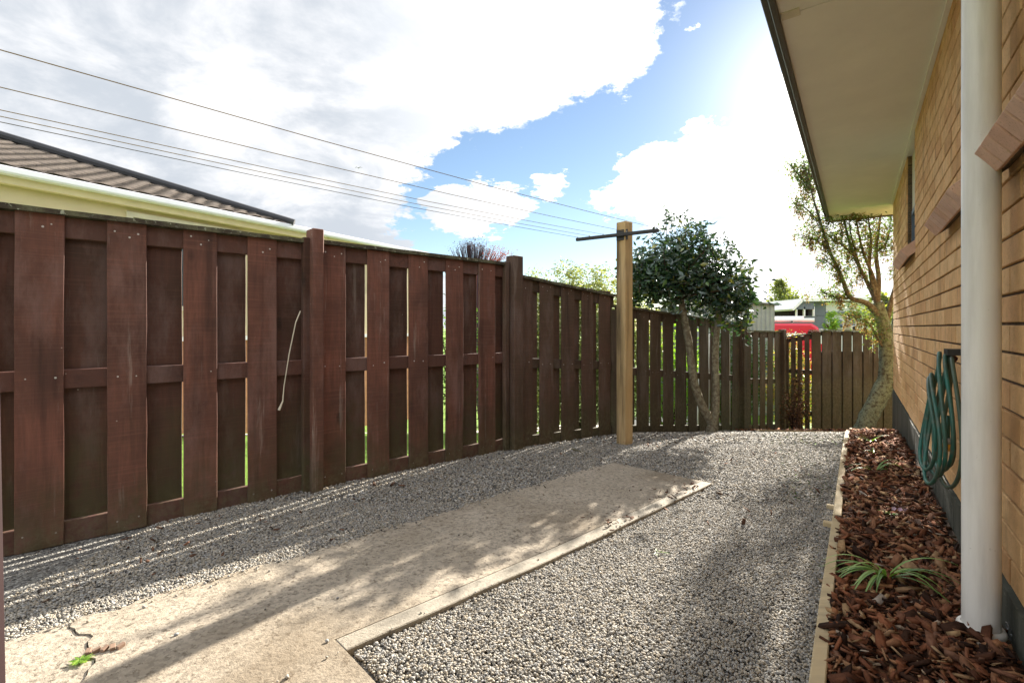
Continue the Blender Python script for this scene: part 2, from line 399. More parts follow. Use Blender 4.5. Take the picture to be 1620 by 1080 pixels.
M['wire'] = simple('line_wire', (.10, .075, .04), .45, .5)
M['wireY'] = simple('line_wire_ochre', (.30, .20, .05), .45, .5)
M['hose'] = None
def hosemat():
    m, t, b = mat('hose_rubber', .42, .45); co = ocoord(t)
    c = t.mix(t.mapr(t.noise(co, 7, 5, .6), .4, .62), (.018, .13, .10), (.04, .085, .062))
    c = t.mix(t.mapr(t.noise(co, 25, 5, .7), .52, .66, 0, .8), c, (.11, .13, .10))
    t.l.new(c, b.inputs['Base Color']); return m
M['hose'] = hosemat()
M['hosegreen'] = simple('hose_olive', (.055, .085, .055), .5, .4, .3, 14)
M['orange'] = simple('orange_plastic', (.62, .28, .03), .4, .5)
M['maroon'] = simple('maroon_plastic', (.12, .045, .04), .5, .4)
M['steel'] = simple('galvanised_steel', (.35, .36, .36), .4, .6, .2, 40, metal=.7)
def foliage(name, stops, trans=.35, rough=.45, spec=.5):
    m, t, b = mat(name, rough, spec); r = attr(t)
    c = t.ramp(r, stops); t.l.new(c, b.inputs['Base Color'])
    tr = t.node('ShaderNodeBsdfTranslucent'); t.l.new(t.mix(1.0, c, (1.9, 2.0, .7), 'MULTIPLY'), tr.inputs[0])
    ms = t.node('ShaderNodeMixShader'); ms.inputs[0].default_value = trans
    o = t.n['Material Output']; t.l.new(b.outputs[0], ms.inputs[1]); t.l.new(tr.outputs[0], ms.inputs[2]); t.l.new(ms.outputs[0], o.inputs[0]); return m
M['camellia'] = foliage('camellia_leaf', [(0, (.014, .036, .022)), (.5, (.026, .064, .034)), (.8, (.045, .095, .036)), (.97, (.10, .17, .03)), (1, (.2, .2, .05))], .10, .26, .8)
M['willowy'] = foliage('narrow_leaf', [(0, (.06, .10, .045)), (.4, (.10, .155, .06)), (.62, (.17, .22, .085)), (.64, (.14, .09, .06)), (.85, (.19, .12, .08)), (1, (.10, .06, .05))], .35, .6, .3)
M['hedgeleaf'] = foliage('variegated_leaf', [(0, (.06, .10, .03)), (.4, (.16, .20, .06)), (.75, (.30, .31, .13)), (1, (.48, .47, .26))], .2)
M['greenleaf'] = foliage('green_leaf', [(0, (.03, .06, .02)), (.5, (.06, .12, .03)), (1, (.13, .22, .04))], .4)
M['oliveleaf'] = foliage('olive_leaf', [(0, (.07, .09, .03)), (.5, (.12, .14, .04)), (1, (.20, .20, .06))], .4)
M['limeleaf'] = foliage('lime_leaf', [(0, (.10, .2, .03)), (.6, (.22, .36, .05)), (1, (.35, .45, .09))], .4)
M['flower'] = foliage('yellow_pink_flower', [(0, (.08, .11, .03)), (.35, (.16, .17, .05)), (.6, (.34, .27, .07)), (.75, (.42, .32, .08)), (.8, (.36, .17, .13)), (1, (.42, .26, .20))], .3)
M['purpletwig'] = foliage('purple_twig', [(0, (.05, .035, .05)), (.6, (.10, .07, .09)), (.8, (.22, .06, .06)), (1, (.35, .10, .09))], .1, .8, .1)
M['deadleaf'] = foliage('dead_leaf', [(0, (.05, .03, .02)), (.5, (.11, .06, .04)), (.9, (.2, .11, .07)), (1, (.35, .2, .15))], .15, .8, .1)
M['blade'] = foliage('strap_leaf', [(0, (.10, .20, .05)), (.5, (.20, .34, .09)), (1, (.36, .48, .18))], .3, .4, .5)
def barktree(name, a, bb, lich, amt):
    m, t, b = mat(name, .95, .1); co = ocoord(t)
    c = t.mix(t.mapr(t.noise(co, 18, 6, .7), .35, .65), a, bb)
    c = t.mix(t.mapr(t.noise(co, 26, 6, .75), .5-.12*amt, .62-.08*amt, 0, .9), c, lich)
    t.l.new(c, b.inputs['Base Color']); bump(t, b, t.noise(co, 45, 6, .75), 1.0, .015); return m
M['palebark'] = barktree('pale_lichened_bark', (.13, .10, .07), (.20, .165, .11), (.33, .31, .22), .6)
M['lichenbark'] = barktree('grey_green_lichen_bark', (.05, .042, .03), (.085, .075, .05), (.20, .235, .165), .9)
M['twig'] = simple('twig_bark', (.085, .055, .04), .9, .1, .3, 20)
M['limb'] = barktree('mottled_limb_bark', (.09, .065, .045), (.14, .11, .08), (.24, .22, .16), .2)
def grassmat():
    m, t, b = mat('lawn_grass', .8, .2); co = ocoord(t)
    c = t.mix(t.mapr(t.noise(co, 3, 5), .3, .7), (.12, .22, .02), (.20, .34, .035))
    c = t.mix(t.mapr(t.noise(co, 90, 4, .7), .5, .7, 0, .5), c, (.06, .12, .02))
    t.l.new(c, b.inputs['Base Color']); bump(t, b, t.noise(co, 120, 4), 1, .03); return m
M['grass'] = grassmat()
M['path'] = simple('pale_path', (.5, .47, .42), .9, .1, .1, 8)

# ============================================================ plan layout
u = Vector((math.cos(FENCE_ANG), math.sin(FENCE_ANG), 0)); nf = Vector((u.y, -u.x, 0))    # nf points to the camera side
FA = Vector(((13-HX)/F*1.97, 1.97, 0))
def FY(px): return 1.97*(1612-13)/(1612-px)
def FP(px): y = FY(px); return Vector(((px-HX)/F*y, y, 0))
def FS(px): return (FP(px)-FA).dot(u)
def fpt(s, n=0, z=0): return FA+u*s+nf*n+Vector((0, 0, z))
TW = (1356-HX)/F                                  # house wall plan slope
uw = Vector((TW, 1, 0)).normalized(); nw = Vector((-uw.y, uw.x, 0))      # nw points away from the house into the yard
CW = .45
def wpt(y, off=0, z=0):                           # point on wall face at depth y, off metres out from the wall
    return Vector((TW*y+CW, y, z))+nw*off
WL = 6.04

def clip_sheet(name, poly, mt, zoff, step=.25, parent=None, kind='structure'):
    xs = [p[0] for p in poly]; ys = [p[1] for p in poly]
    bm = bmesh.new()
    nx = max(1, int((max(xs)-min(xs))/step)); ny = max(1, int((max(ys)-min(ys))/step))
    vs = [[bm.verts.new((min(xs)+(max(xs)-min(xs))*i/nx, min(ys)+(max(ys)-min(ys))*j/ny, 0)) for i in range(nx+1)] for j in range(ny+1)]
    for j in range(ny):
        for i in range(nx): bm.faces.new((vs[j][i], vs[j][i+1], vs[j+1][i+1], vs[j+1][i]))
    for i in range(len(poly)):
        a = Vector((*poly[i][:2], 0)); b_ = Vector((*poly[(i+1) % len(poly)][:2], 0)); d = b_-a
        bmesh.ops.bisect_plane(bm, geom=bm.verts[:]+bm.edges[:]+bm.faces[:], plane_co=a, plane_no=Vector((d.y, -d.x, 0)), clear_outer=True)
    for v in bm.verts: v.co.z = float(G(v.co.y))+zoff
    me = bpy.data.meshes.new(name); bm.to_mesh(me); bm.free()
    o = link(name, me, mt, parent); tag(o, kind=kind); return o

# ------------------------------------------------------------ ground
ys = np.unique(np.concatenate([[-200, -40, -10, -3], np.arange(-2, 10.01, .25), [15, 25, 60, 200, 900]])); xs = np.array([-900, -200, -40, -15, -8, -4, -2, 0, 2, 4, 6, 8, 15, 40, 200, 900.])
V = np.array([(x, y, G(y)-.02) for y in ys for x in xs]); nxg = len(xs)
Fg = np.array([(j*nxg+i, j*nxg+i+1, (j+1)*nxg+i+1, (j+1)*nxg+i) for j in range(len(ys)-1) for i in range(nxg-1)])
tag(link('ground', npmesh('ground', V, Fg), M['grass']), kind='structure')

# edging lines
CT = -.098
def tpt(y, off=0): return Vector((TW*y+CT, y, 0))+nw*off
TC = tpt(5.77)                                    # timber corner
BE = Vector((3.2, 6.35, 0))                       # far-left end of the cross edging
fend = FP(1238)
pA = fpt(-3.2); pB = fpt(FS(1195)); nearR = tpt(-1.2)
clip_sheet('gravel_bed', [tuple(pA-nf*.05), tuple(nearR), tuple(TC), tuple(BE), tuple(pB-nf*.05)], M['gravelbase'], 0.0, .2)
wA = wpt(-1.2, -.05); wB = wpt(WL, -.05)
clip_sheet('mulch_soil', [tuple(nearR), tuple(wA), tuple(wB), tuple(TC)], M['soil'], .004, .2)
clip_sheet('garden_soil', [tuple(BE), tuple(TC), tuple(wB), (8.0, 6.6), (8.0, 8.2), (5.0, 8.3), tuple(fend), tuple(pB)], M['soil'], .008, .2)
clip_sheet('neighbour_path', [(-6.5, 3.4), (-5.6, 3.0), (1.2, 8.9), (.6, 9.4)], M['path'], -.010, .5)
clip_sheet('driveway', [(1.2, 8.4), (4.0, 8.6), (4.2, 10.4), (1.0, 10.2)], M['path'], -.008, .5)

# ------------------------------------------------------------ concrete slab
def gnd(px, py):                                  # intersection of a pixel ray with the ground
    k = (py-HY)/F; lo, hi = .3, 9.0
    for _ in range(50):
        mid = (lo+hi)/2
        if (EYE-float(G(mid))) > k*mid: lo = mid
        else: hi = mid
    return Vector(((px-HX)/F*lo, lo, 0))
st = lambda p: ((p-FA).dot(u), (p-FA).dot(nf))
sN, tN = st(gnd(568, 1046)); sE, tE = st(gnd(1118, 768)); sE2, tL1 = st(gnd(958, 735)); _, tL2 = st(gnd(500, 884)); _, tL3 = st(gnd(141, 998))
tR = (tN+tE)/2; tL = (tL1+tL2)/2
print('slab', sN, tN, sE, tE, sE2, tL1, tL2, tL3)
def strip(mb, s0, s1, tf0, tf1, top, thick=.07, n=18, m_=6, e0=0, e1=0):
    """solid slab strip between functions tf0(s), tf1(s)"""
    top_v = []; 
    for i in range(n+1):
        s = s0+(s1-s0)*i/n
        for j in range(m_+1):
            t_ = tf0(s)+(tf1(s)-tf0(s))*j/m_; ck = .016*math.sin(t_*13)+.011*math.sin(t_*37+2)+.007*math.sin(t_*83); p = fpt(s+ck*(e0*(1-i/n)**6+e1*(i/n)**6), t_); top_v.append((p.x, p.y, float(G(p.y))+top))
    b0 = len(top_v); vs = top_v+[(x, y, z-thick) for x, y, z in top_v]; w_ = m_+1; fs = []
    for i in range(n):
        for j in range(m_):
            a = i*w_+j; fs.append((a, a+1, a+w_+1, a+w_)[::-1])
    for i in range(n):
        a = i*w_; fs.append((a, a+w_, a+w_+b0, a+b0)[::-1]); a = i*w_+m_; fs.append((a, a+w_, a+w_+b0, a+b0))
    for j in range(m_):
        a = j; fs.append((a, a+1, a+1+b0, a+b0)); a = n*w_+j; fs.append((a, a+1, a+1+b0, a+b0)[::-1])
    mb.add(vs, fs)
slab = thing('concrete_slab', 'long worn aggregate concrete slab set in the gravel, brown at its far end', 'slab', tuple(fpt(sN, (tL+tR)/2, .0)))
jag = lambda s: .012*math.sin(s*9.1)+.009*math.sin(s*23.7+1)+.006*math.sin(s*51)
edgew = .07
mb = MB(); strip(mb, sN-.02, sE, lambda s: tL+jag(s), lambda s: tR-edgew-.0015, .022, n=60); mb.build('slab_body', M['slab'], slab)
mb = MB(); strip(mb, sN-.02, sE+.0, lambda s: tR-edgew+.0015, lambda s: tR+.002*math.sin(s*14), .0235, n=40, m_=2); mb.build('edge_border', M['slabedge'], slab, bevel=.003)
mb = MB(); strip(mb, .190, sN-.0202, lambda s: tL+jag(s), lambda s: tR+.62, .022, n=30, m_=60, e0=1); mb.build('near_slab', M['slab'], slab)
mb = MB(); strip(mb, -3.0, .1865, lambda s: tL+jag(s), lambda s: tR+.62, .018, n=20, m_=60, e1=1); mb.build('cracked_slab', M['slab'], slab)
def in_slab(x, y, grow=0):
    s = (x-FA.x)*u.x+(y-FA.y)*u.y; t_ = (x-FA.x)*nf.x+(y-FA.y)*nf.y
    j = .012*np.sin(s*9.1)+.009*np.sin(s*23.7+1)
    a = (s < sE+grow) & (s > sN) & (t_ > tL+j-grow) & (t_ < tR+grow)
    b_ = (s <= sN+grow) & (t_ > tL+j-grow) & (t_ < tR+.62+grow)
    return a | b_

# ------------------------------------------------------------ gravel pebbles
phi = (1+5**.5)/2
ICO = np.array([(-1, phi, 0), (1, phi, 0), (-1, -phi, 0), (1, -phi, 0), (0, -1, phi), (0, 1, phi), (0, -1, -phi), (0, 1, -phi), (phi, 0, -1), (phi, 0, 1), (-phi, 0, -1), (-phi, 0, 1)]); ICO /= np.linalg.norm(ICO[0])
ICF = np.array([(0, 11, 5), (0, 5, 1), (0, 1, 7), (0, 7, 10), (0, 10, 11), (1, 5, 9), (5, 11, 4), (11, 10, 2), (10, 7, 6), (7, 1, 8), (3, 9, 4), (3, 4, 2), (3, 2, 6), (3, 6, 8), (3, 8, 9), (4, 9, 5), (2, 4, 11), (6, 2, 10), (8, 6, 7), (9, 8, 1)])
def in_gravel(x, y):
    t_ = (x-FA.x)*nf.x+(y-FA.y)*nf.y
    e1 = x < TW*y+CT-.012
    # cross edging line BE-TC
    d = TC-BE; e2 = (d.x*(y-BE.y)-d.y*(x-BE.x)) < -.02
    d2 = Vector((pB.x-BE.x, pB.y-BE.y, 0)); e3 = (d2.x*(y-BE.y)-d2.y*(x-BE.x)) > -.05
    return (t_ > -.04) & e1 & e2 & (e3 | (y < 6.2))
def scatter(n, x0, x1, y0, y1, smin, smax, lift, spill=False):
    x = rng.uniform(x0, x1, n); y = rng.uniform(y0, y1, n)
    keep = in_gravel(x, y) & ~in_slab(x, y, .0)
    if spill:                                     # stray stones lying on the slab, most of them near its left edge
        t_ = (x-FA.x)*nf.x+(y-FA.y)*nf.y; d_ = np.minimum(np.abs(t_-tL), np.abs(t_-tR)*4+.03)
        keep = in_slab(x, y, 0) & (rng.uniform(0, 1, n) < np.exp(-d_/.020)*.8+.0015)
    keep &= (np.abs(x) < y*1.15+.45)
    x = x[keep]; y = y[keep]; n = len(x)
    a = rng.uniform(smin, smax, n)*rng.choice([1, 1, 1, 1.45], n)
    ax = np.stack([a, a*rng.uniform(.6, .95, n), a*rng.uniform(.42, .75, n)], 1)
    th = rng.uniform(0, 6.283, n); tl = rng.normal(0, .35, n); t2 = rng.normal(0, .35, n)
    v = ICO[None]*ax[:, None, :]*(1+rng.normal(0, .09, (n, 12, 1)))
    c, s = np.cos(tl)[:, None], np.sin(tl)[:, None]; v = np.stack([v[..., 0], c*v[..., 1]-s*v[..., 2], s*v[..., 1]+c*v[..., 2]], -1)
    c, s = np.cos(t2)[:, None], np.sin(t2)[:, None]; v = np.stack([c*v[..., 0]+s*v[..., 2], v[..., 1], -s*v[..., 0]+c*v[..., 2]], -1)
    c, s = np.cos(th)[:, None], np.sin(th)[:, None]; v = np.stack([c*v[..., 0]-s*v[..., 1], s*v[..., 0]+c*v[..., 1], v[..., 2]], -1)
    z = G(y)+rng.uniform(.0, lift, n)+.002+(.023 if spill else 0)
    v += np.stack([x, y, z], 1)[:, None, :]
    f = ICF[None]+(np.arange(n)*12)[:, None, None]
    return v.reshape(-1, 3), f.reshape(-1, 3), np.repeat(np.clip(rng.normal(.5, .22, n), 0, 1), 12)
parts_ = [scatter(330000, -1.7, 1.9, .75, 2.6, .0027, .0048, .008), scatter(130000, -2.6, 3.0, 2.6, 4.2, .0042, .0068, .009), scatter(50000, -1, 4.8, 4.2, 7.6, .008, .012, .010), scatter(60000, -1.7, 1.6, .75, 3.6, .0028, .0055, .001, True)]
Vs, Fs, Rs = [], [], []; b0 = 0
for v_, f_, r_ in parts_: Vs.append(v_); Fs.append(f_+b0); Rs.append(r_); b0 += len(v_)
print('pebbles', b0//12)
tag(link('gravel', npmesh('gravel', np.concatenate(Vs), np.concatenate(Fs), np.concatenate(Rs), smooth=True), M['pebble']),
    'grey, cream and tan pebble gravel covering the yard', 'gravel', kind='stuff')

# ------------------------------------------------------------ bark mulch
def chips(n, sampler, lmin, lmax, pile, stand=.35):
    x, y = sampler(n); n = len(x)
    L = rng.uniform(lmin, lmax, n)*rng.choice([.6, 1, 1, 1.35], n); Wd = L*rng.uniform(.15, .62, n); T = L*rng.uniform(.05, .14, n)
    RX = np.array([1, .3, -1, -.95, -.25, .9]); RY = np.array([.75, 1, .85, -.7, -1, -.9])
    ox = (RX[None]+rng.normal(0, .16, (n, 6)))*L[:, None]/2; oy = (RY[None]*rng.uniform(.5, 1.1, (n, 6)))*Wd[:, None]/2
    bend = rng.uniform(-.35, .35, n)[:, None]
    zt = T[:, None]/2+bend*oy*oy/np.maximum(Wd[:, None], .001)*2
    top = np.stack([ox, oy, zt], -1); bot = np.stack([ox*rng.uniform(.8, 1, (n, 1)), oy*.92, zt-T[:, None]], -1)
    v = np.concatenate([top, bot], 1)
    a = rng.normal(0, stand, n)[:, None]; b_ = rng.normal(0, stand, n)[:, None]; th = rng.uniform(0, 6.283, n)[:, None]
    v = np.stack([v[..., 0], np.cos(a)*v[..., 1]-np.sin(a)*v[..., 2], np.sin(a)*v[..., 1]+np.cos(a)*v[..., 2]], -1)
    v = np.stack([np.cos(b_)*v[..., 0]+np.sin(b_)*v[..., 2], v[..., 1], -np.sin(b_)*v[..., 0]+np.cos(b_)*v[..., 2]], -1)
    v = np.stack([np.cos(th)*v[..., 0]-np.sin(th)*v[..., 1], np.sin(th)*v[..., 0]+np.cos(th)*v[..., 1], v[..., 2]], -1)
    z = G(y)+.006+rng.uniform(0, pile, n)+.012*np.sin(x*7+y*5)
    v += np.stack([x, y, z], 1)[:, None, :]
    q = np.array([(0, 1, 2, 3), (0, 3, 4, 5), (9, 8, 7, 6), (11, 10, 9, 6)]+[(i, i+6, (i+1) % 6+6, (i+1) % 6) for i in range(6)])
    f = q[None]+(np.arange(n)*12)[:, None, None]
    r = rng.uniform(0, 1, n)**1.05
    return v.reshape(-1, 3), f.reshape(-1, 4), np.repeat(r, 12)
def bedsample(y0, y1, lo=.02, hi=.5):
    def f(n):
        y = rng.uniform(y0, y1, n); d = rng.uniform(lo, hi, n)
        return TW*y+CT+d*1.0, y
    return f
def backsample(n):
    a = rng.uniform(0, 1, n); b_ = rng.uniform(.03, 1, n)
    x = BE.x+(6.2-BE.x)*a; y0 = np.where(x < TC.x, BE.y+(TC.y-BE.y)*(x-BE.x)/(TC.x-BE.x), BE.y+(TC.y-BE.y)*(x-BE.x)/(TC.x-BE.x))
    y = y0+.05+(8.1-y0)*b_
    k = ((x-FA.x)*nf.x+(y-FA.y)*nf.y > .03) & ~((x > TW*y+CW-.05) & (y < 6.5))
    return x[k], y[k]
pp = [chips(4200, bedsample(.75, 2.3), .022, .062, .040, .45), chips(2200, bedsample(.75, 2.6), .012, .024, .040, .5), chips(4200, bedsample(2.3, 4.0), .026, .060, .036, .4), chips(3500, bedsample(4.0, 5.75), .03, .06, .03), chips(3000, backsample, .03, .07, .02)]
Vs, Fs, Rs = [], [], []; b0 = 0
for v_, f_, r_ in pp: Vs.append(v_); Fs.append(f_+b0); Rs.append(r_); b0 += len(v_)
tag(link('bark_mulch', npmesh('bark_mulch', np.concatenate(Vs), np.concatenate(Fs), np.concatenate(Rs)), M['bark']),
    'reddish brown bark chips mulching the bed along the brick wall', 'mulch', kind='stuff')

# dark leaf litter and crumbs on the gravel and slab
n = 420; lx, ly = [], []
for cx, cy, sp, k in ((1050, 700, .35, 70), (1190, 730, .4, 40), (960, 700, .35, 50), (760, 735, .3, 50), (560, 780, .25, 40), (400, 830, .2, 35), (1010, 800, .25, 60), (240, 880, .2, 35), (1150, 800, .4, 30)):
    c = gnd(cx, cy)
    lx += list(c.x+rng.normal(0, sp, k)); ly += list(c.y+rng.normal(0, sp*.8, k))
for i in range(60):
    s = sN+(sE-sN)*(.55+.45*random.random()); t_ = tR-random.uniform(.0, .1); p = fpt(s, t_); lx.append(p.x); ly.append(p.y)
lx, ly = np.array(lx), np.array(ly)
k = ((lx-FA.x)*nf.x+(ly-FA.y)*nf.y > .02) & (lx < TW*ly+CT-.03); lx, ly = lx[k], ly[k]
v_, f_, r_ = chips(len(lx), lambda n: (lx, ly), .008, .030, .006, .45); v_[:, 2] += .014
tag(link('leaf_litter', npmesh('leaf_litter', v_, f_, r_), M['deadleaf']), 'small dead brown leaves and crumbs strewn on the gravel', 'leaf litter', kind='stuff')

# ------------------------------------------------------------ side fence
UP = Vector((0, 0, 1))
TOPPTS = [(-200, 305), (13, 319), (483, 379), (505, 380), (800, 415.5), (822, 435.5), (969, 458.5), (975, 482), (998, 483.6), (1175, 512.7), (1178, 522), (1240, 524)]
def topz(px):
    z = lambda q, r: EYE+(HY-r)/F*FY(q)
    for a, b_ in zip(TOPPTS, TOPPTS[1:]):
        if px <= b_[0]: 
            s0, s1, s = FS(a[0]), FS(b_[0]), FS(px); k = (s-s0)/(s1-s0); return z(*a)*(1-k)+z(*b_)*k
    return z(*TOPPTS[-1])
def botz(px): return float(G(FY(px)))
def inv_s(s):                                     # px of fence station s
    p = fpt(s); return HX+F*p.x/p.y
fence = thing('side_fence', 'long dark red-brown paling fence along the left, stepping down and mossier towards the far corner', 'fence', tuple(fpt(0)))
panels = [  # front paling edges in px, material, first/last px of rails
    ([(-62, -6), (22, 101), (170, 232.5), (290.5, 343.5), (391.5, 437.5)], 'a', -70, 482),
    ([(508, 546.5), (581, 615.5), (646.5, 677), (704.5, 732), (757, 783)], 'a', 504, 799),
    ([(815, 842), (853, 875), (887.5, 908), (919.5, 937.5), (947, 965)], 'b', 820, 972),
    ([(984, 1000), (1007, 1026), (1028.5, 1044), (1049, 1065), (1068, 1083), (1089, 1102), (1106, 1120), (1124, 1137), (1141, 1153), (1157, 1168)], 'c', 976, 1173),
    ([(1178, 1186), (1191, 1199), (1202, 1210), (1213, 1221), (1226, 1236)], 'c', 1177, 1237)]
# extra boards beyond the left edge of the picture
for pi, (edges, kind, r0, r1) in enumerate(panels):
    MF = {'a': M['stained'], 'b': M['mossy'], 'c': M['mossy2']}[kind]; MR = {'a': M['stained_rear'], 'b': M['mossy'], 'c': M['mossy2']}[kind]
    MRL = M['stained_rail'] if kind == 'a' else M['mossy_rail']
    rng_e = [(FS(a), FS(b_)) for a, b_ in edges]
    s0, s1 = FS(r0), FS(r1)
    for i, (a, b_) in enumerate(rng_e):
        c = (a+b_)/2; hw = (b_-a)/2; px = inv_s(c)
        zb = botz(px)+.004; zt = topz(px)-.022
        lean = (.03 if (pi, i) == (3, 4) else .06 if (pi, i) == (3, 9) else .05 if (pi, i) == (4, 3) else random.uniform(-.004, .004))
        o = MB().plank(fpt(c, .0, zb), UP, u*hw, nf*.005, zt-zb, 9, .0012, bow=random.uniform(-.003, .003), lean=lean if kind == 'c' else random.uniform(-.003, .003))
        for fz in (zt-.045, zt-.075, zb+(zt-zb)*.5, zb+.06):
            for sx in ((-.6, .55) if fz != zt-.075 else (.1,)):
                if random.random() < .85:
                    q = fpt(c+hw*(sx+random.uniform(-.12, .12)), .0068, fz+random.uniform(-.012, .012)); rr = random.uniform(.0028, .0050)
                    o.add([q+u*rr*math.cos(k*math.pi/3)+UP*rr*math.sin(k*math.pi/3) for k in range(6)], [tuple(range(6))], .99)
        o = o.build('paling', MF, fence, bevel=.002)
    # rear palings fill the gaps, behind the rails
    gaps = [(rng_e[i][1], rng_e[i+1][0]) for i in range(len(rng_e)-1)]
    gaps.append((rng_e[-1][1], s1)); 
    if pi in (1,): gaps.append((s0, rng_e[0][0]))
    for a, b_ in gaps:
        if b_-a < .02: continue
        c = (a+b_)/2+random.uniform(.001, .006); hw = (b_-a)/2+random.uniform(.001, .006)
        px = inv_s(c); zb = botz(px)+.02; zt = topz(px)-.045
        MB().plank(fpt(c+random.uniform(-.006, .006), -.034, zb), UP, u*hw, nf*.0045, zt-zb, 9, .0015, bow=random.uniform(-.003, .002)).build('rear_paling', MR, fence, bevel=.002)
    # rails
    def rail(f0, dz, name='rail'):
        za = topz(r0+1); zb_ = topz(r1-1); ga, gb = botz(r0), botz(r1)
        RO = -.0175; pa = fpt(s0, RO, f0(za, ga)); pb = fpt(s1, RO, f0(zb_, gb)); d = pb-pa
        q = MB(); q.box((pa+pb)/2, d/2, nf*.0112, UP*dz); q.build(name, MRL, fence, bevel=.003)
    rail(lambda zt, g: zt-.022-.048, .046); rail(lambda zt, g: g+(zt-g)*.495, .042); rail(lambda zt, g: g+.048, .050)
    za = topz(r0+1); zb_ = topz(r1-1); pa = fpt(s0-.01, -.03, za-.010); pb = fpt(s1+.01, -.03, zb_-.010); d = pb-pa
    q = MB(); nseg = 14
    vs = []
    for i in range(nseg+1):
        c = pa+d*i/nseg; k = .055+random.uniform(-.003, .003); z1 = random.uniform(-.0015, .002)
        vs += [c-nf*k-UP*.011, c+nf*k-UP*.011, c+nf*k+UP*(.011+z1), c-nf*k+UP*(.011+z1)]
    fs = [(0, 1, 2, 3), tuple(nseg*4+k for k in (3, 2, 1, 0))]+[(i*4+k, (i+1)*4+k, (i+1)*4+(k+1) % 4, i*4+(k+1) % 4) for i in range(nseg) for k in range(4)]
    q.add(vs, fs); q.build('capping', M['cap'], fence)
# posts
for px0, px1, pt, mt in ((-92, -70, 290, 'stained'), (487, 504.5, 364.5, 'stained'), (801, 821, 406, 'mossy'), (968, 974, 490, 'mossy2'), (1168, 1175.5, 508, 'mossy2'), (1232, 1239, 521, 'mossy2')):
    a, b_ = FS(px0), FS(px1); c = (a+b_)/2; hw = min(.05, (b_-a)/2); y = FY((px0+px1)/2)
    zt = EYE+(HY-pt)/F*y; zb = botz(px0)-.05
    MB().plank(fpt(c, .022, zb), UP, u*hw, nf*.050, zt-zb, 8, .001).build('post', M[mt], fence, bevel=.004)
    if px0 in (487, 801):
        MB().plank(fpt(a-.012, .008, zb), UP, u*.022, nf*.02, zt-zb-.05, 8, .001).build('packing_batten', M['mossy' if px0 == 801 else 'stained_rear'], fence, bevel=.003)

# gate post leaning at the very left, close to the camera
gp = MB(); gp.plank((-.857, .74, G(.78)), UP, (.045, 0, 0), (0, .045, 0), 1.9, 8, .0006, lean=-.036)
tag(gp.build('gate_post', simple('dark_maroon_stain', (.030, .014, .014), .6), origin=(-.857, .74, 0), bevel=.004), 'dark stained post cut off by the left edge of the photo, nearest the camera', 'post')

# cord hanging on the fence
pts = [fpt(FS(474), .012, EYE+(HY-492)/F*FY(474)), fpt(FS(466), .018, EYE+(HY-510)/F*FY(466)), fpt(FS(456), .014, EYE+(HY-560)/F*FY(456)), fpt(FS(448), .014, EYE+(HY-610)/F*FY(448)), fpt(FS(446), .014, EYE+(HY-634)/F*FY(446)), fpt(FS(440), .014, EYE+(HY-648)/F*FY(440))]
tag(MB().tube(pts, [.0035, .003, .0028, .0024, .0035, .007], 6).build('hanging_cord', M['creampanel'], origin=tuple(pts[0])), 'thin frayed white cord hanging against the fence beside the first post', 'cord')

# ------------------------------------------------------------ back fence and short corner fence
CP = fend.copy(); JP = Vector((5.02, 8.1, 0))
bf = thing('back_fence', 'tall dark mossy close-boarded fence across the far end behind the leaning tree', 'fence', (JP.x, 8.1, float(G(8.1))))
x = JP.x; i = 0; yB = 8.1
while x < 7.6:
    wd = .150; zt = EYE-.062-.006*random.random(); zb = float(G(yB))+.0
    MB().plank((x+wd/2, yB, zb), UP, (wd/2, 0, 0), (0, -.009, 0), zt-zb, 8, .0015, bow=random.uniform(-.004, .004)).build('paling', M['mossy2'], bf, bevel=.002)
    x += wd+.022; i += 1
x = JP.x+.085
while x < 7.6:
    zt = EYE-.40; zb = float(G(yB))
    MB().plank((x+.09, yB+.02+.002, zb), UP, (.05, 0, 0), (0, -.009, 0), zt-zb, 5, .0015).build('rear_paling', M['mossy2'], bf); x += .172
for z_ in (EYE-.10, EYE-1.45):
    MB().box((6.3, yB+.06, z_), (1.3, 0, 0), (0, .024, 0), (0, 0, .035)).build('rail', M['back_rail'], bf)
MB().box((6.3, yB+.01, EYE-.049), (1.3, 0, 0), (0, .045, 0), (0, 0, .011)).build('capping', M['cap'], bf)
cf = thing('corner_fence', 'short gappy brown fence piece between the side fence end and the close-boarded back fence', 'fence', tuple(CP+Vector((0, 0, float(G(CP.y))))))
d = JP-CP; L = d.length; dn = d.normalized(); nn = Vector((dn.y, -dn.x, 0))
for k in range(4):
    f = (k+.6)/4.2; p = CP+d*f; zt = EYE-.18+.085*f-.02; zb = float(G(p.y))
    MB().plank((p.x, p.y, zb), UP, dn*.036, nn*.009, zt-zb, 6, .002, lean=random.uniform(-.01, .01)).build('paling', M['mossy2'], cf, bevel=.002)
for zz in (-.24, -.75, -1.45):
    a = CP+Vector((0, 0, EYE+zz)); b_ = JP+Vector((0, 0, EYE+zz+(.08 if zz > -.5 else 0)))
    MB().box((a+b_)/2-nn*.035, (b_-a)/2, nn*.02, UP*.035).build('rail', M['mossy_rail'], cf)
a = CP+Vector((0, 0, EYE-.182)); b_ = JP+Vector((0, 0, EYE-.10)); MB().box((a+b_)/2-nn*.01, (b_-a)/2, nn*.045, UP*.011).build('capping', M['cap'], cf)

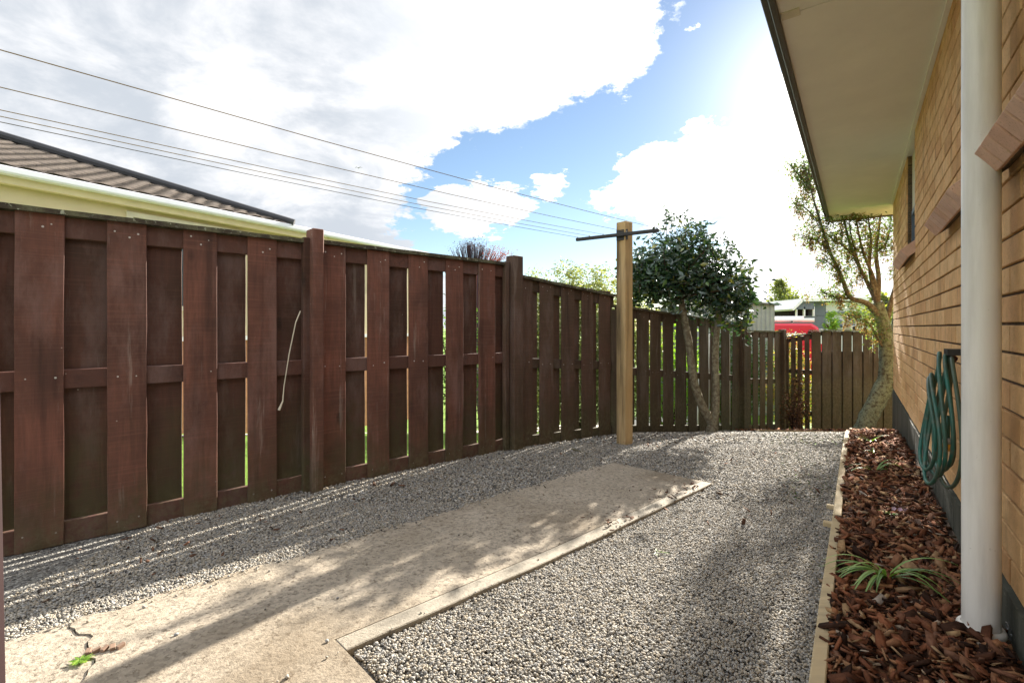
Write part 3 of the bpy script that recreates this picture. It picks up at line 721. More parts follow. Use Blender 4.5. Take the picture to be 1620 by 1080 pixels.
# ------------------------------------------------------------ timber edgings
def edging(name, label, a, b_, top, half, mt, inner):
    th = thing(name, label, 'edging', (a.x, a.y, float(G(a.y))))
    n = 16; vs = []; dn = (b_-a).normalized(); sd_ = Vector((-dn.y, dn.x, 0))
    for i in range(n+1):
        p = a+(b_-a)*i/n; z = float(G(p.y)); j = random.uniform(-.0015, .0015)
        vs += [(p-sd_*half).to_tuple()[:2]+(z-.06,), (p+sd_*half).to_tuple()[:2]+(z-.06,), (p+sd_*(half+j)).to_tuple()[:2]+(z+top,), (p-sd_*(half-j)).to_tuple()[:2]+(z+top,)]
    fs = [(0, 1, 2, 3)[::-1], tuple(n*4+k for k in range(4))]+[(i*4+k, i*4+(k+1) % 4, (i+1)*4+(k+1) % 4, (i+1)*4+k) for i in range(n) for k in range(4)]
    MB().add(vs, [f[::-1] for f in fs]).build('board', mt, th, bevel=.003)
    return th
e1 = edging('timber_edging', 'long pale sawn timber edging between the gravel and the bark mulch', tpt(-1.0, .0), TC, .038, .0175, M['edging'], 0)
for (px, py, w_) in ((1300, 829, .021), (1304, 801, .019)):
    g0 = gnd(px, py+8); 
    p = tpt(g0.y, .030); MB().box((p.x, p.y, float(G(p.y))+.0), uw*.012 if w_ < .02 else uw*.016, nw*w_, UP*.030).build('peg', M['edging'], e1, bevel=.003)
edging('cross_edging', 'thin pale timber edging across the far end of the gravel', BE, wpt(5.45, 0), .030, .0125, M['edging2'], 0)
MB_ = MB(); a = gnd(905, 712); b_ = gnd(975, 734); MB_.box(((a+b_)/2)+Vector((0, 0, float(G(a.y))+.004)), (b_-a)/2, Vector((-(b_-a).y, (b_-a).x, 0)).normalized()*.012, UP*.012)
tag(MB_.build('half_buried_batten', M['mossy_rail'], origin=tuple((a+b_)/2)), 'half buried brown batten crossing the gravel beyond the slab', 'batten')

# ------------------------------------------------------------ clothesline
CL = Vector(((988-HX)/F*4.22, 4.22, 0)); zg = float(G(4.22)); ztop = EYE+(HY-352)/F*4.22
cl = thing('clothesline_post', 'square new yellow pine post with a short black crossbar, standing in the gravel', 'clothesline post', (CL.x, CL.y, zg))
ca = R(45-8); hv = .050
MB().plank((CL.x, CL.y, zg-.05), UP, (hv*math.cos(ca), hv*math.sin(ca), 0), (-hv*math.sin(ca), hv*math.cos(ca), 0), ztop-zg+.05, 10, .0006).build('post', M['pine'], cl, bevel=.004)
bl = Vector(((910-HX)/F*4.45, 4.40, EYE+.797)); br = Vector(((1040-HX)/F*4.01, 3.99, EYE+.800))
bd = (br-bl).normalized(); bn = Vector((bd.y, -bd.x, 0))
shift = (CL+bn*.075)-(bl+(br-bl)*.57); shift.z = 0; bl += shift*.8; br += shift*.8
MB().box((bl+br)/2, (br-bl)/2, bn*.014, UP*.014).build('crossbar', M['black'], cl, bevel=.002)
bc = bl+(br-bl)*.57
MB().box(bc-bn*.02, bd*.05, bn*.006, UP*.045).build('bracket_plate', M['black'], cl)
for k, (py0, tt) in enumerate(((79, 0), (138, .44), (174, .79), (184, .9), (193, 1.0))):
    end = br+(bl-br)*(.02+.96*(0, .36, .66, .84, 1.0)[k])+UP*.02
    zl = .80*F/(HY-py0); lp = Vector(((0-HX)/F*zl, zl, EYE+.80)); dd = (lp-end)
    pts = [end+dd*f-UP*.02*math.sin(math.pi*min(1, f)) for f in (0, .1, .25, .5, .75, 1, 1.4, 2.0)]
    MB().tube(pts, .0017, 5).build('line_wire', M['wireY'] if k in (0, 1, 2, 3) else M['wire'], cl)
    MB().tube([end-UP*.035, end-UP*.02, end+UP*.006], .004, 6).build('hook', M['steel'], cl)
# ============================================================ brick house on the right
house = thing('brick_house', 'single-storey buff brick house with deep cream soffit, close along the right', 'house', tuple(wpt(3.0)))
SOF = EYE+1.555; Y0 = -1.6
PT = EYE-.775                                       # top of the plinth
S0 = 0.0
def wy(y): return y/uw.y                             # distance along the wall for a depth
def wp(s, off, z): return Vector((CW, 0, 0))+uw*s+nw*off+UP*z
CO, BLn, GAP = .086, .240, .009
vz, fz, rz = [], [], []
win_s0, win_s1 = wy(3.78), wy(4.41); win_zb = EYE+.60
courses = int((SOF-PT)/CO)+1; jz = EYE+.011
k0 = int(math.floor((PT-jz)/CO))
mbk = MB()
def brick(mb, c, hx, hy, hz, ax, ay, ch=.0022, r=.5):
    """brick with chamfered outer face: ax along, ay outward"""
    vs = []
    for sx, sz in ((-1, -1), (1, -1), (1, 1), (-1, 1)): vs.append(c+ax*hx*sx+UP*hz*sz-ay*hy)
    for sx, sz in ((-1, -1), (1, -1), (1, 1), (-1, 1)): vs.append(c+ax*hx*sx+UP*hz*sz+ay*(hy-ch))
    for sx, sz in ((-1, -1), (1, -1), (1, 1), (-1, 1)): vs.append(c+ax*(hx-ch)*sx+UP*(hz-ch)*sz+ay*hy)
    fs = [(8, 9, 10, 11)]+[(i, (i+1) % 4, (i+1) % 4+4, i+4) for i in range(4)]+[(i+4, (i+1) % 4+4, (i+1) % 4+8, i+8) for i in range(4)]
    if ax.cross(UP).dot(ay) < 0: fs = [f[::-1] for f in fs]
    mb.add(vs, fs, r)
ends = wy(WL)
for k in range(k0, k0+courses+2):
    zc_ = jz+(k+.5)*CO
    if zc_-.038 < PT-.03 or zc_+.038 > SOF+.05: continue
    s = wy(Y0)+(BLn/2 if k % 2 else 0)
    while s < ends:
        a, b_ = s, min(s+BLn-.008, ends)
        segs = [(a, b_)]
        if zc_ > win_zb:
            if a < win_s1 and b_ > win_s0:
                segs = [(a, min(b_, win_s0)), (max(a, win_s1), b_)]
        for p, q in segs:
            if q-p > .02:
                hz = (CO-GAP)/2; dz = random.uniform(-.0008, .0008)
                brick(mbk, wp((p+q)/2, -.025+random.uniform(-.0012, .0012), zc_+dz), (q-p)/2, .025, hz, uw, nw, r=random.random())
        s += BLn
# end wall bricks (hidden side, seen from another position)
endp = wp(ends, 0, 0)
for k in range(k0, k0+courses+2):
    zc_ = jz+(k+.5)*CO
    if zc_-.038 < PT-.03 or zc_+.038 > SOF+.05: continue
    s = .125 if k % 2 else 0.005
    while s < 5:
        brick(mbk, endp-nw*(s+.115)-uw*.025+UP*zc_, .115, .025, (CO-GAP)/2, nw, uw, r=random.random()); s += BLn
mbk.build('wall', M['brick'], house)
mm = MB()
a = wy(Y0)
def wallbox(mb, s0, s1, o0, o1, z0, z1, r=.5):
    mb.box(wp((s0+s1)/2, (o0+o1)/2, (z0+z1)/2), uw*(s1-s0)/2, nw*(o1-o0)/2, UP*(z1-z0)/2, r)
wallbox(mm, a, win_s0, -.12, -.011, PT, SOF+.02); wallbox(mm, win_s1, ends-.011, -.12, -.011, PT, SOF+.02); wallbox(mm, win_s0, win_s1, -.12, -.011, PT, win_zb-.01)
mm.box(endp-nw*2.6-uw*.065+UP*(PT+SOF)/2, nw*2.48, uw*.054, UP*(SOF-PT)/2)
mm.build('mortar', M['mortar'], house)
# plinth follows down to the falling ground
mp_ = MB(); n = 30
for i in range(n):
    s0, s1 = a+(ends-a)*i/n, a+(ends-a)*(i+1)/n
    z0 = float(G(wp(s1, 0, 0).y))-.15
    wallbox(mp_, s0+.0008, s1-.0008, -.2, .006+.0015*(i % 2), z0, PT-.003)
mp_.box(endp-nw*2.5-uw*.02+UP*(PT-.9), nw*2.49, uw*.02, UP*.895)
mp_.build('plinth', M['plinth'], house)
# soffit, gutter, fascia
so = MB(); ow = .71; soe = ends+.80
wallbox(so, a, wy(2.03)-.003, -5, ow-.03, SOF, SOF+.02); wallbox(so, wy(2.03)+.003, wy(4.3), -5, ow-.03, SOF, SOF+.02); wallbox(so, wy(4.3)+.005, soe-.03, -5, ow-.03, SOF, SOF+.02)
wallbox(so, a, ends, .0, .022, SOF-.022, SOF-.001)
so.build('soffit', M['soffit'], house)
pt_ = MB(); q0 = wy(2.03); wallbox(pt_, q0-.035, q0+.03, ow-.115, ow-.035, SOF-.006, SOF-.001); pt_.build('soffit_patch', M['creampanel'], house)
gu = MB(); wallbox(gu, a, soe, ow-.03, ow, SOF-.022, SOF+.14); wallbox(gu, a, soe+.0, ow+.001, ow+.035, SOF+.01, SOF+.12)
gu.build('gutter', M['fascia'], house, bevel=.004)
fb = MB(); wallbox(fb, soe-.029, soe, -5, ow-.031, SOF-.02, SOF+.17); fb.build('end_fascia', M['fascia'], house)
rf = MB(); e0, e1_ = wp(a, ow+.02, SOF+.15), wp(soe+.02, ow+.02, SOF+.15); r0_, r1_ = wp(a, -3.5, SOF+1.5), wp(soe-3.5, -3.5, SOF+1.5); b1 = wp(soe+.02, -7, SOF+.15); b0_ = wp(a, -7, SOF+.15)
rf.add([e0, e1_, r1_, r0_, b1, b0_], [(0, 1, 2, 3), (1, 4, 2), (3, 2, 4, 5), (0, 3, 5), (0, 5, 4, 1)]); rf.build('roof', M['tile'], house)
# window in the recess
wi = MB(); f0, f1 = win_s0, win_s1; zt = SOF-.02; zb = win_zb; zp = EYE+1.05
fr = MB()
for z0, z1 in ((zb, zb+.04), (zp-.04, zp)): wallbox(fr, f0+.002, f1-.002, -.085, -.035, z0, z1)
for s0, s1 in ((f0+.002, f0+.035), (f1-.035, f1-.002), ((f0+f1)/2-.015, (f0+f1)/2+.015)): wallbox(fr, s0, s1, -.084, -.036, zb+.04, zp-.04)
wo = fr.build('window', M['alu'], house)
g_ = MB(); wallbox(g_, f0+.035, f1-.035, -.064, -.058, zb+.04, zp-.04); g_.build('pane', M['glass'], wo)
pn = MB(); wallbox(pn, f0+.002, f1-.002, -.09, -.04, zp+.001, SOF-.002); pn.build('window_head_panel', M['creampanel'], house)
# sloping brick-on-edge sills
def sill(s0, s1, zlow, label=None, proj=.048):
    mb = MB(); s = s0; k = 0
    sl = (nw*math.cos(R(38))-UP*math.sin(R(38))); nr = (nw*math.sin(R(38))+UP*math.cos(R(38)))
    Lb = .13; tip = lambda s: wp(s, proj, zlow)       # lowest outer edge
    while s < s1:
        b_ = min(s+.076, s1); c = tip((s+b_)/2)-sl*Lb/2+nr*.038
        bb = MB(); mb.box(c, uw*(b_-s)/2, sl*Lb/2, nr*.038, random.random()); s += .088
    o = mb.build('sill', M['pinkbrick'], house, bevel=.002)
    m2 = MB(); c = tip((s0+s1)/2)-sl*(Lb/2+.006)+nr*.032; m2.box(c, uw*((s1-s0)/2-.003), sl*(Lb/2-.012), nr*.033); m2.build('mortar', M['mortar'], o)
    return o
sill(win_s0-.06, win_s1+.20, EYE+.545)
sill(wy(1.72), wy(2.37), EYE+.452)
sill(wy(.55), wy(1.437), EYE+.436)

# ------------------------------------------------------------ vent pipe
PY = 1.40; PX = (1552-HX)/F*PY
pipe = thing('white_pipe', 'thick white pipe standing upright in the mulch against the brick wall', 'pipe', (PX, PY, float(G(PY))))
zb = EYE-(994-HY)/F*PY
def rev(mb, prof, cx, cy, n=48):
    vs = []; m_ = len(prof)
    for k in range(n):
        a_ = 2*math.pi*k/n
        for r_, z_ in prof: vs.append((cx+r_*math.cos(a_), cy+r_*math.sin(a_), z_))
    fs = [(k*m_+i, ((k+1) % n)*m_+i, ((k+1) % n)*m_+i+1, k*m_+i+1) for k in range(n) for i in range(m_-1)]
    mb.add(vs, fs)
pr = .0425
q = MB(); rev(q, [(pr, zb-.02), (pr, EYE+.4), (pr, EYE+1.0), (pr, SOF+.0)], PX, PY); q.build('shaft', M['pvc'], pipe, smooth=True)
q = MB(); rev(q, [(pr+.001, zb+.012), (pr+.007, zb+.012), (pr+.0115, zb+.006), (pr+.012, zb-.004), (pr+.008, zb-.012), (pr+.002, zb-.016), (pr+.002, zb-.06)], PX, PY); q.build('collar', M['pvc'], pipe, smooth=True)
ch = MB(); base = Vector((PX, PY, zb))+uw*.0-nw*.02
cc = P(1592, 990, 1.385)
for i in range(4):
    c = cc+Vector((.004*i+.003, -.003*i, -.016*i)); ax1 = Vector((.2, 0, -1)).normalized(); ax2 = Vector((1, 0, 0)) if i % 2 else Vector((.3, 1, 0)).normalized()
    pts = [c+ax1*.0115*math.cos(t_)+ax2*.006*math.sin(t_) for t_ in [2*math.pi*k/14 for k in range(15)]]
    ch.tube(pts, .0018, 6, cap=False)
ch.build('chain', M['steel'], pipe, smooth=True)

# ------------------------------------------------------------ garden hose
hz0 = wp(wy(1.95), .09, EYE-.13)
hose = thing('garden_hose', 'coiled faded teal garden hose hanging on the brick wall behind the white pipe', 'hose', tuple(hz0))
def hloop(cs, cz, rs, rz_, tilt, off, r=.0072, mt='hose', t0=0, t1=2*math.pi, sag=.0):
    pts = []
    for i in range(41):
        t_ = t0+(t1-t0)*i/40
        x_ = rs*math.sin(t_)*(1+.25*math.cos(t_+math.pi)); z_ = rz_*math.cos(t_)
        X = x_*math.cos(tilt)-z_*math.sin(tilt); Z = x_*math.sin(tilt)+z_*math.cos(tilt)
        pts.append(wp(cs+X, off+.012*math.sin(2*t_+cs*9)+.02*(1-math.cos(t_))/2, cz+Z))
    return MB().tube(pts, r, 10).build('hose_loop', M[mt], hose, smooth=True)
sb = wy(1.95)
hloop(sb+.06, EYE-.34, .21, .235, .10, .055, mt='hosegreen')
hloop(sb+.04, EYE-.36, .22, .255, .05, .085)
hloop(sb+.00, EYE-.35, .17, .235, -.02, .065)
hloop(sb+.02, EYE-.42, .16, .230, -.34, .100)
hloop(sb+.10, EYE-.41, .19, .200, -.42, .105, mt='hose')
hloop(sb-.04, EYE-.38, .20, .26, .12, .05, mt='hosegreen')
c1 = P(1508, 566, 2.02); c2 = P(1498, 578, 2.07)
MB().tube([c1, c2], [.016, .014], 10).build('connector', M['maroon'], hose, smooth=True)
c3 = P(1499, 700, 2.15); 
MB().tube([c3+UP*.12, c3+UP*.015], .009, 8).build('hose_tail', M['hose'], hose, smooth=True)
MB().tube([c3+UP*.022, c3-UP*.004], .017, 10).build('coupling', M['steel'], hose, smooth=True)
MB().tube([c3-UP*.004, c3-UP*.035], [.016, .018], 8).build('nozzle', M['orange'], hose, smooth=True)
MB().box(hz0-nw*.055+UP*.03, uw*.05, nw*.035, UP*.012).build('hanger', M['black'], hose)

# ------------------------------------------------------------ strap-leaved plants and weeds
def blades(mb, base, n, lmin, lmax, wid, spread, dirs=None, droop=1.0):
    for i in range(n):
        a_ = (random.uniform(0, 2*math.pi) if dirs is None else random.choice(dirs)+random.uniform(-.35, .35))
        L_ = random.uniform(lmin, lmax); e = random.uniform(.5, 1.15)
        d_ = Vector((math.cos(a_), math.sin(a_), 0)); side = Vector((-d_.y, d_.x, 0)); pts = []
        p = Vector(base)+d_*random.uniform(0, .012); ang = e
        N = 9; vs = []
        for k in range(N+1):
            w_ = wid*(1-(k/N)**2.2)*(.6+.4*min(1, k/2))+.0003
            up_ = Vector((-d_.x*math.sin(ang), -d_.y*math.sin(ang), math.cos(ang)))
            vs += [p-side*w_, p-up_*w_*.35, p+side*w_]
            p = p+(d_*math.cos(ang)+UP*math.sin(ang))*L_/N
            ang -= droop*(1.9/N)*random.uniform(.7, 1.3)
            if p.z < base[2]+.004: p.z = base[2]+.004; ang = 0
        fs = []
        for k in range(N):
            for j in range(2): fs.append((k*3+j, k*3+j+1, k*3+3+j+1, k*3+3+j))
        mb.add(vs, fs, random.random())
def plant(px, py, n, lmin, lmax, wid, label, dirs=None, name='strap_leaf_plant', mt='blade', dz=.03, droop=1.0):
    g0 = gnd(px, py); b_ = Vector((g0.x, g0.y, float(G(g0.y))+dz)); mb = MB(); blades(mb, b_, n, lmin, lmax, wid, 0, dirs, droop)
    return tag(mb.build(name, M[mt], origin=tuple(b_), smooth=True), label, 'plant')
plant(1402, 928, 24, .16, .27, .0052, 'nearest clump of arching green strap leaves in the mulch beside the white pipe', [math.pi, math.pi*.9, -.4, -.1, math.pi*1.15, -1.2])
plant(1386, 754, 12, .14, .26, .005, 'pale straggly strap-leaved clump halfway along the mulch bed', [0, .4, math.pi, .1, 2.4])
plant(1381, 722, 7, .06, .10, .004, 'tiny green tuft in the mulch just beyond the straggly clump', None)
plant(1378, 704, 10, .10, .17, .006, 'small upright green clump at the far end of the mulch bed', None, droop=.5)
plant(1040, 876, 5, .02, .045, .003, 'lone bright green sprout in the middle of the gravel', None, 'weed_sprout', 'limeleaf', .008)
plant(128, 1058, 40, .008, .022, .003, 'bright green moss tuft in the slab crack at the lower left', None, 'moss_tuft', 'limeleaf', .022)
# pansy
g0 = gnd(1405, 822); b_ = Vector((g0.x, g0.y, float(G(g0.y))+.035)); pz = thing('pansy', 'little pale violet pansy among green leaves in the mulch', 'flower', tuple(b_))
mb = MB(); blades(mb, b_, 16, .02, .045, .006, 0); mb.build('leaves', M['limeleaf'], pz)
M['petal'] = simple('violet_petal', (.62, .5, .62), .6)
mb = MB()
for k in range(3):
    c = b_+Vector((.025+.022*k, -.01*k, .022))
    for j in range(5):
        a_ = j*1.257+k; d_ = Vector((math.cos(a_), -.3, math.sin(a_)*.8)); s_ = Vector((-math.sin(a_), 0, math.cos(a_)))
        mb.add([c, c+d_*.008+s_*.006, c+d_*.014, c+d_*.008-s_*.006], [(0, 1, 2, 3)], .5)
mb.build('petals', M['petal'], pz)
M['deadchip'] = simple('broken_chip', (.26, .17, .12), .9)
g0 = gnd(165, 1042)
mb = MB()
for k in range(5):
    p = g0+Vector((-.035+.017*k, .006*k-.01, float(G(g0.y))+.027)); a_ = random.random()*3
    mb.box(p, Vector((math.cos(a_), math.sin(a_), .2))*.009, Vector((-math.sin(a_), math.cos(a_), 0))*.006, UP*.005)
tag(mb.build('broken_chips', M['deadchip'], origin=tuple(g0+UP*float(G(g0.y))), bevel=.001), 'broken brownish crumbs lying on the slab crack', 'rubble')
# crack: dark filled joint
mb = MB(); a = gnd(150, 1000)
g1, g2 = fpt(.19, tL-.005), fpt(.19, tR+.6)

# ------------------------------------------------------------ foliage builders
def leaves(n, centers, spread, size, aspect, rmean=.5, rsd=.25, droop=0.0, updir=None, curl=.25):
    """leaf = folded 2-quad blade; centers (k,3) array of twig points"""
    idx = rng.integers(0, len(centers), n); c = centers[idx]+rng.normal(0, 1, (n, 3))*spread
    d = rng.normal(0, 1, (n, 3)); d[:, 2] = d[:, 2]*.6-droop; d /= np.linalg.norm(d, axis=1)[:, None]
    s = np.cross(d, rng.normal(0, 1, (n, 3))); s /= np.linalg.norm(s, axis=1)[:, None]; nn_ = np.cross(d, s)
    L = size*rng.uniform(.6, 1.25, n)[:, None]; w_ = L*aspect
    v = np.stack([c, c+d*L*.45+s*w_*.5-nn_*w_*curl, c+d*L, c+d*L*.45-s*w_*.5-nn_*w_*curl, c+d*L*.5], 1)
    f = np.array([(0, 1, 4), (1, 2, 4), (2, 3, 4), (3, 0, 4)])[None]+(np.arange(n)*5)[:, None, None]
    r = np.repeat(np.clip(rng.normal(rmean, rsd, n), 0, 1), 5)
    return v.reshape(-1, 3), f.reshape(-1, 3), r
def ellip(n, c, rad, shell=.5):
    d = rng.normal(0, 1, (n, 3)); d /= np.linalg.norm(d, axis=1)[:, None]
    return np.array(c)+d*np.array(rad)*(rng.uniform(shell, 1, n)[:, None])
def leafobj(name, mt, parent, *sets):
    Vs, Fs, Rs = [], [], []; b0 = 0
    for v_, f_, r_ in sets: Vs.append(v_); Fs.append(f_+b0); Rs.append(r_); b0 += len(v_)
    return link(name, npmesh(name, np.concatenate(Vs), np.concatenate(Fs), np.concatenate(Rs)), M[mt], parent)
def curve(pts, n=5):
    """Catmull-Rom through points"""
    P_ = [Vector(p) for p in pts]; P_ = [2*P_[0]-P_[1]]+P_+[2*P_[-1]-P_[-2]]; out_ = []
    for i in range(1, len(P_)-2):
        for k in range(n):
            t_ = k/n; a_, b_, c_, d_ = P_[i-1:i+3]
            out_.append(.5*((2*b_)+(c_-a_)*t_+(2*a_-5*b_+4*c_-d_)*t_*t_+(-a_+3*b_-3*c_+d_)*t_**3))
    out_.append(P_[-2]); return out_
def taper(n, r0, r1): return [r0+(r1-r0)*(i/(n-1))**.8 for i in range(n)]

# ------------------------------------------------------------ camellia
CY = 5.75
zg = float(G(CY)); c0 = P(1125, 686, CY); c0.z = zg
cam_t = thing('camellia_tree', 'forked camellia with pale mottled trunks and glossy dark green crown behind the pine post', 'tree', tuple(c0))
tr = MB()
pl = curve([P(1126, 690, CY), P(1127, 672, CY), P(1110, 640, CY), P(1097, 600, CY-.03), P(1090, 545, CY-.02), P(1080, 490, CY), P(1072, 450, CY+.05)])
tr.tube(pl, taper(len(pl), .062, .034), 10, wob=.07)
pr_ = curve([P(1127, 676, CY), P(1132, 650, CY), P(1133, 610, CY+.02), P(1131, 560, CY), P(1136, 505, CY), P(1140, 465, CY)])
tr.tube(pr_, taper(len(pr_), .050, .032), 10, wob=.07)
tr.tube([P(1126, 696, CY), P(1126, 680, CY), P(1127, 668, CY)], [.085, .07, .05], 10, wob=.1)
tr.build('trunk', M['palebark'], cam_t, smooth=True)
tips = []
br_ = MB()
for i in range(46):
    src = random.choice([pl[-1], pl[-4], pr_[-1], pr_[-4]])
    tgt = Vector(ellip(1, *random.choice([(P(1062, 435, CY), (.48, .5, .42)), (P(1130, 440, CY), (.42, .45, .42)), (P(1085, 390, CY), (.4, .35, .35))]), .5)[0])
    pts = curve([src, src.lerp(tgt, .5)+Vector((random.uniform(-.1, .1), random.uniform(-.1, .1), random.uniform(0, .12))), tgt], 4)
    br_.tube(pts, taper(len(pts), .014, .003), 5, cap=False); tips += pts[4:]
# upright leaders above the crown
for px, py in ((1055, 330), (1084, 338), (1108, 350), (1098, 358), (1122, 376), (1152, 376), (1033, 370), (1018, 383), (1008, 395), (1070, 352), (1138, 392), (1045, 360), (1160, 392), (1090, 346),
               (1062, 342), (1116, 362), (1128, 384), (1172, 408), (1026, 376), (1003, 408), (1078, 362), (1104, 368), (1146, 398), (1180, 440), (1184, 462), (1038, 384), (1012, 420)):
    y_ = CY+random.uniform(-.25, .25); a_ = P(px+random.uniform(-10, 4), py+80, y_); b_ = P(px, py, y_)
    pts = curve([a_, a_.lerp(b_, .5)+Vector((random.uniform(-.02, .02), .0, 0)), b_], 9); br_.tube(pts, taper(len(pts), .006, .0015), 4, cap=False); tips += pts*2
br_.build('branches', M['twig'], cam_t, smooth=True)
tipa = np.array([tuple(t_) for t_ in tips])
cA = np.array(P(1054, 440, CY)); cB = np.array(P(1134, 458, CY)); cC = np.array(P(1085, 395, CY)); cD = np.array(P(1150, 470, CY)); cE = np.array(P(1020, 440, CY))
cl_pts = np.concatenate([ellip(150, cA, (.47, .50, .36), .35), ellip(105, cB, (.42, .42, .36), .35), ellip(40, cC, (.36, .35, .20), .3), ellip(45, cD, (.28, .3, .34), .4), ellip(60, cE, (.22, .3, .34), .4)])
leafobj('crown', 'camellia', cam_t, leaves(5200, cl_pts, .085, .085, .46, .45, .30, droop=.30), leaves(2300, tipa, .030, .068, .42, .5, .3, droop=-.2), leaves(160, ellip(60, cD, (.3, .3, .4), .7), .05, .085, .5, .97, .03))

# ------------------------------------------------------------ leaning lichen tree at the corner
TY = 6.95
c0 = P(1366, 686, TY); c0.z = float(G(TY))
lt = thing('leaning_tree', 'leaning lichen-covered tree with sparse drooping brown-green foliage at the far house corner', 'tree', tuple(c0))
tr = MB()
tp = curve([P(1358, 694, TY-.1), P(1370, 668, TY-.05), P(1390, 628, TY), P(1408, 592, TY+.02), P(1412, 565, TY+.05)])
tr.tube(tp, taper(len(tp), .105, .13), 12, wob=.09)
tp2 = curve([P(1403, 612, TY), P(1404, 580, TY), P(1402, 540, TY), P(1396, 505, TY), P(1388, 478, TY)])
tr.tube(tp2, taper(len(tp2), .12, .07), 10, wob=.09)
tp3 = curve([P(1410, 575, TY), P(1418, 520, TY+.1), P(1428, 450, TY+.15), P(1430, 380, TY+.2)])
tr.tube(tp3, taper(len(tp3), .10, .03), 9, wob=.08)
tr.build('trunk', M['lichenbark'], lt, smooth=True)
limbs = [[(1396, 505), (1372, 480), (1345, 470), (1332, 440), (1312, 395), (1296, 345), (1283, 300), (1270, 250)], [(1392, 490), (1374, 450), (1352, 405), (1338, 360), (1328, 300), (1322, 240)],
         [(1390, 480), (1382, 440), (1366, 400), (1356, 355), (1350, 300)], [(1388, 478), (1390, 440), (1386, 400), (1391, 355), (1400, 290), (1405, 240)], [(1388, 478), (1376, 430), (1378, 380), (1374, 340), (1380, 290)],
         [(1400, 520), (1412, 470), (1424, 420), (1420, 370), (1432, 310)], [(1345, 470), (1325, 430), (1305, 410)], [(1312, 395), (1290, 380), (1268, 372)], [(1300, 355), (1275, 330), (1256, 322)],
         [(1283, 300), (1262, 275), (1250, 262)], [(1352, 405), (1335, 390), (1310, 372), (1296, 352)], [(1374, 450), (1362, 425), (1346, 370), (1344, 330)], [(1385, 400), (1404, 380), (1410, 340)], [(1402, 560), (1380, 520), (1360, 500), (1345, 500)],
         [(1283, 300), (1276, 285), (1284, 250)], [(1345, 472), (1320, 470), (1300, 462)]]
lm = MB(); lp = []
for i, L_ in enumerate(limbs):
    dy = random.uniform(-.45, .35) if i not in (0,) else -.2
    pts = curve([P(px, py, TY+dy*j/len(L_)) for j, (px, py) in enumerate(L_)], 5)
    r0 = (.048, .036, .032, .040, .028, .040)[i] if i < 6 else .016
    lm.tube(pts, taper(len(pts), r0, .005), 7, cap=False, wob=.08)
    lp += pts[int(len(pts)*(.42 if i < 6 else .15)):]
# side twigs
tw = []
for p in list(lp):
    for _ in range(2):
        d_ = Vector((random.uniform(-1, .8), random.uniform(-.8, .8), random.uniform(-.2, .9)))*random.uniform(.07, .22)
        pts = [p, p+d_*.6, p+d_+Vector((0, 0, -.02))]; lm.tube(pts, [.004, .003, .0015], 4, cap=False); tw += pts[1:]
lm.build('limbs', M['limb'], lt, smooth=True)
twa = np.array([tuple(t_) for t_ in tw])
# hanging seed tassels
tas = twa[rng.integers(0, len(twa), 250)]
tas = np.concatenate([tas+np.array([0, 0, -k*.018]) for k in range(10)])
leafobj('crown', 'willowy', lt, leaves(9500, twa, .06, .055, .30, .36, .22, droop=.25), leaves(6500, tas, .014, .034, .5, .84, .1, droop=1.5))
M['dk'] = None
leafobj('undergrowth', 'oliveleaf', lt, leaves(600, ellip(60, tuple(P(1424, 520, TY+.3)), (.14, .2, .6), .3), .05, .06, .4, .6, .3, droop=.3))

# ------------------------------------------------------------ shrubs beyond the fence
def shrub(name, label, mt, c, rad, n, size, aspect=.45, rmean=.5, rsd=.25, clumps=90, sp=.09, core=True, droop=0, stems=True, group=None, cat='shrub'):
    c = Vector(c); gz = float(G(c.y))
    th = thing(name, label, cat, (c.x, c.y, gz), group)
    cp = ellip(clumps, tuple(c), rad, .35)
    cp = cp[cp[:, 2] > gz+.05]
    if stems:
        sm = MB()
        for i in range(9):
            tgt = Vector(cp[random.randrange(len(cp))]); b_ = Vector((c.x+random.uniform(-.15, .15)*rad[0], c.y+random.uniform(-.1, .1), gz-.02))
            pts = curve([b_, b_.lerp(tgt, .5)+Vector((0, 0, .1)), tgt], 3); sm.tube(pts, taper(len(pts), .022, .004), 5, cap=False)
        sm.build('stems', M['twig'], th)
    leafobj('foliage', mt, th, leaves(n, cp, sp, size, aspect, rmean, rsd, droop))
    return th
HEDGE = shrub('variegated_hedge', 'rounded yellow-green variegated hedge rising above the fence left of the pine post', 'hedgeleaf', (1.00, 7.6, .55), (1.45, .6, 1.42), 80000, .05, clumps=2200, sp=.05, rmean=.6)
shrub('dark_shrub', 'dark green shrub glimpsed through the fence slits under the leafless twigs', 'greenleaf', (-.70, 6.6, .45), (.42, .4, .95), 3500, .05, clumps=120)
shrub('green_shrub', 'bright green shrub glimpsed through the fence gaps below the camellia', 'limeleaf', (2.6, 7.9, .0), (.75, .4, 1.0), 4500, .07, clumps=160, rmean=.3)
shrub('dark_bush', 'dense dark green bush filling the gaps of the mossy far fence panel', 'greenleaf', (4.3, 9.5, -.1), (1.3, .4, 1.0), 9000, .07, clumps=300, rmean=.35)
tsh = thing('bare_twig_shrub', 'leafless purple-brown twiggy bush with reddish tips, poking above the fence', 'shrub', (-.85, 9.0, float(G(9))))
tb = MB(); c = Vector((-.55, 9.0, float(G(9))))
tpts = []
